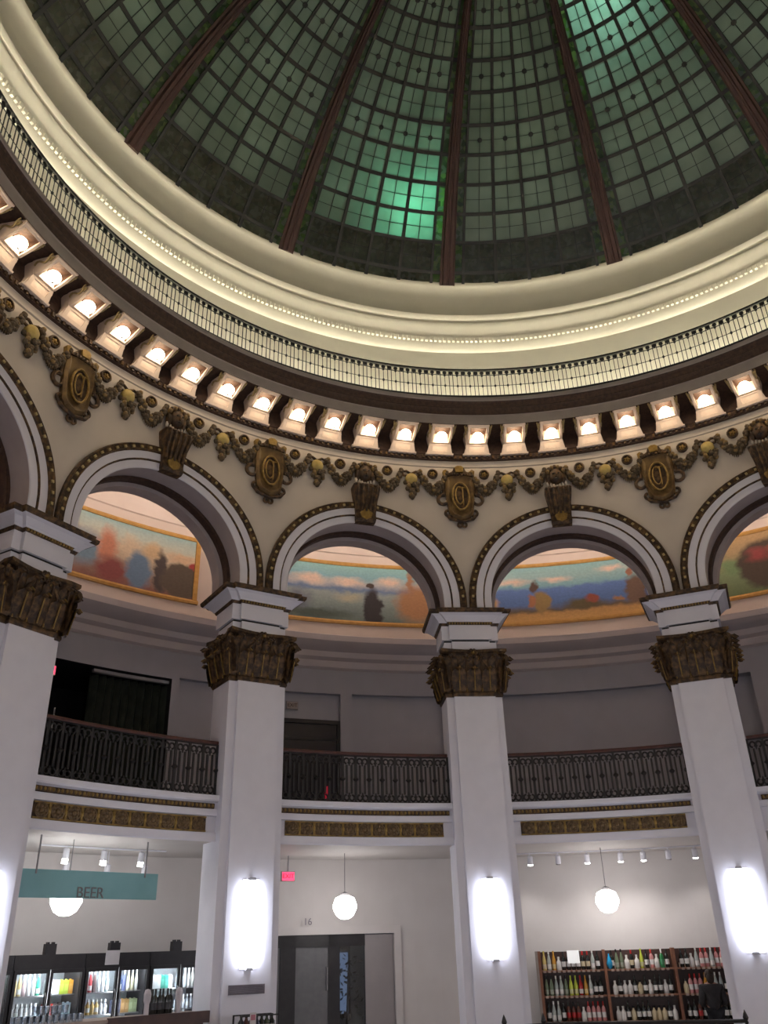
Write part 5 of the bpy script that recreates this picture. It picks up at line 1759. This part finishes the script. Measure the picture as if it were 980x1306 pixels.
# ------------------------------------------------------------------ bar counter with glasses and bottles (cooler bay)
A_B = -38.5
Ob = Vector(pol(10.05, A_B, 0)); Rb = Matrix.Rotation(-radians(A_B), 3, 'Z')
t = thing('bar_counter', 'dark wooden bar counter in front of the drinks coolers', 'counter', Ob + Vector((0, 0, FLOOR)), A_B)
mb = MB(); mb.box(-2.15, 1.08, -0.30, 0.32, 1.18, 1.23)
mb.build('worktop', mat('pale_worktop', (0.40, 0.33, 0.29), (0.34, 0.27, 0.24)), t)
mb = MB(); mb.box(-2.1, 1.03, -0.24, 0.28, 0, 1.18)
mb.build('front_panel', 'wooddk', t)
mb = MB(); mb.box(-0.70, 1.09, -0.34, -0.26, 1.08, 1.25)
mb.build('edge_board', 'wooddk', t)
ZT = 1.23 + FLOOR
for j in range(6):
    me = bottle_mesh('wine', DKB, (0.03, 0.03, 0.035), BLK)
    put(me, 'wine_bottle', 0.22 + 0.07 * j, 0.05 + 0.03 * (j % 2), ZT, 'dark wine bottle standing on the bar counter', 'bottle', 'dark bottles on the bar counter', Ob, Rb, A_B)
for j, x in enumerate((0.10, 0.68)):
    mb = MB(); mb.lathe([(0.035, 0), (0.04, 0.01), (0.04, 0.16), (0.055, 0.20), (0.06, 0.30), (0.04, 0.36), (0.01, 0.37)], 10)
    put(mb.mesh('covered_bottle', mat('white_bottle_bag', (0.50, 0.46, 0.48))), 'covered_bottle', x, 0.0, ZT, 'white bagged bottle at the %s end of the dark bottles' % ('sign' if j == 0 else 'pier'), 'bottle', None, Ob, Rb, A_B)
mb = MB(); mb.lathe([(0.03, 0), (0.04, 0.0), (0.045, 0.11), (0.042, 0.11), (0.036, 0.01), (0.005, 0.008)], 12)
TUM = mb.mesh('tumbler', 'tumbler', smooth=50)
random.seed(2)
for j in range(16):
    put(TUM, 'drinking_glass', -2.05 + 0.095 * (j % 11), -0.18 + 0.17 * (j // 11), ZT, 'clear upright tumbler on the bar counter', 'glass', 'tumblers on the bar counter', Ob, Rb, A_B)
for j in range(6):
    put(TUM, 'drinking_glass', -1.75 + 0.095 * j, -0.02, ZT + 0.115, 'clear tumbler stacked on another in the glass pile', 'glass', 'stacked tumblers on the bar counter', Ob, Rb, A_B)
mb = MB(); mb.box(-1.82, -1.20, -0.24, 0.06, 0, 0.004)
mb2 = mb.mesh('glass_tray', 'clear')
put(mb2, 'glass_tray', 0, 0, ZT + 0.1105, 'thin clear tray carrying the upper tumblers', 'tray', None, Ob, Rb, A_B)

# ------------------------------------------------------------------ vent, rack at pier -1
a = -STEP
t = thing('vent_grille', 'grey slotted vent grille below the sconce on the pier', 'vent', pol(10, a, 1.09), a)
mb = MB(); mb.box(-0.34, 0.34, -0.02, 0.0, 0, 0.012); mb.box(-0.34, 0.34, -0.02, 0.0, 0.138, 0.15); mb.box(-0.34, -0.325, -0.02, 0, 0, 0.15); mb.box(0.325, 0.34, -0.02, 0, 0, 0.15)
mb.build('rim', 'vent', t)
mb = MB(); mb.box(-0.33, 0.33, -0.004, 0.0, 0.0, 0.15)
mb.build('back_plate', 'iron', t)
for i in range(7):
    mb = MB(); z = 0.018 + 0.0175 * i
    mb.loft([[(-0.325, -0.016, z), (0.325, -0.016, z), (0.325, -0.006, z + 0.012), (-0.325, -0.006, z + 0.012)], [(-0.325, -0.019, z + 0.003), (0.325, -0.019, z + 0.003), (0.325, -0.009, z + 0.015), (-0.325, -0.009, z + 0.015)]])
    mb.build('slat', 'vent', t)
Or = Vector(pol(9.55, a, 0)); Rr = Matrix.Rotation(-radians(a), 3, 'Z')
t = thing('bottle_rack', 'dark metal bottle rack standing in front of the pier with the vent', 'rack', Or + Vector((0, 0, FLOOR)), a)
for sx in (-1, 1):
    for sy in (-1, 1):
        mb = MB(); mb.box(sx * 0.34 - 0.012, sx * 0.34 + 0.012, sy * 0.16 - 0.012, sy * 0.16 + 0.012, 0, 1.16)
        mb.build('post', 'iron', t)
for z in (0.12, 0.5, 0.90):
    mb = MB(); mb.box(-0.34, 0.34, -0.16, 0.16, z - 0.02, z)
    mb.build('rack_shelf', 'iron', t)
mb = MB()
for y in (-0.16, 0.16):
    mb.tube([(-0.34, y, 1.15), (0.34, y, 1.15)], 0.012, 6)
mb.build('top_rod', 'iron', t)
for j in range(7):
    c = [DKB, (0.10, 0.04, 0.03), DKB, (0.03, 0.03, 0.05), DKB, (0.05, 0.06, 0.04), DKB][j]
    put(bottle_mesh('squat', c, (0.3, 0.28, 0.27), BLK), 'wine_bottle', -0.28 + 0.093 * j, -0.02, 0.90 + FLOOR, 'dark squat bottle in the metal rack before the vent pier', 'bottle', 'bottles in the metal rack', Or, Rr, a)
mb = MB(); mb.box(-0.055, 0.055, -0.004, 0, 0, 0.26); mb.box(-0.04, 0.04, -0.006, -0.004, 0.15, 0.23, 1)
put(mb.mesh('price_card', [mat('white_card', (0.55, 0.52, 0.52)), mat('rose_card_print', (0.42, 0.16, 0.20))]), 'price_card', -0.14, -0.18, 0.94 + FLOOR, 'white price card with a rose patch clipped to the metal rack', 'card', None, Or, Rr, a)

# ------------------------------------------------------------------ low iron barrier before the wine bay
t = thing('iron_barrier', 'low black iron barrier with spear posts in front of the wine bay', 'barrier', (0, 0, FLOOR), 0)
PB = [(9.3, -0.4), (9.3, 4.0), (9.3, 25.5)]
for R, a in PB:
    c = pol(R, a, 0)
    mb = MB()
    mb.lathe([(0.10, 0), (0.10, 0.02), (0.03, 0.05), (0.025, 0.76), (0.04, 0.78), (0.025, 0.80), (0.05, 0.85), (0.03, 0.91), (0.004, 0.97)], 10, c)
    mb.build('post', 'iron', t, smooth=40)
p0, p1 = Vector(pol(9.3, 4.0, 0.80)), Vector(pol(9.3, 25.5, 0.80))
mb = MB(); mb.tube([p0, p1], 0.03, 8)
mb.build('rail', 'iron', t)
mb = MB(); mb.tube([Vector(pol(9.3, -0.4, 0.78)), p0], 0.02, 8)
mb.build('rail', 'iron', t)
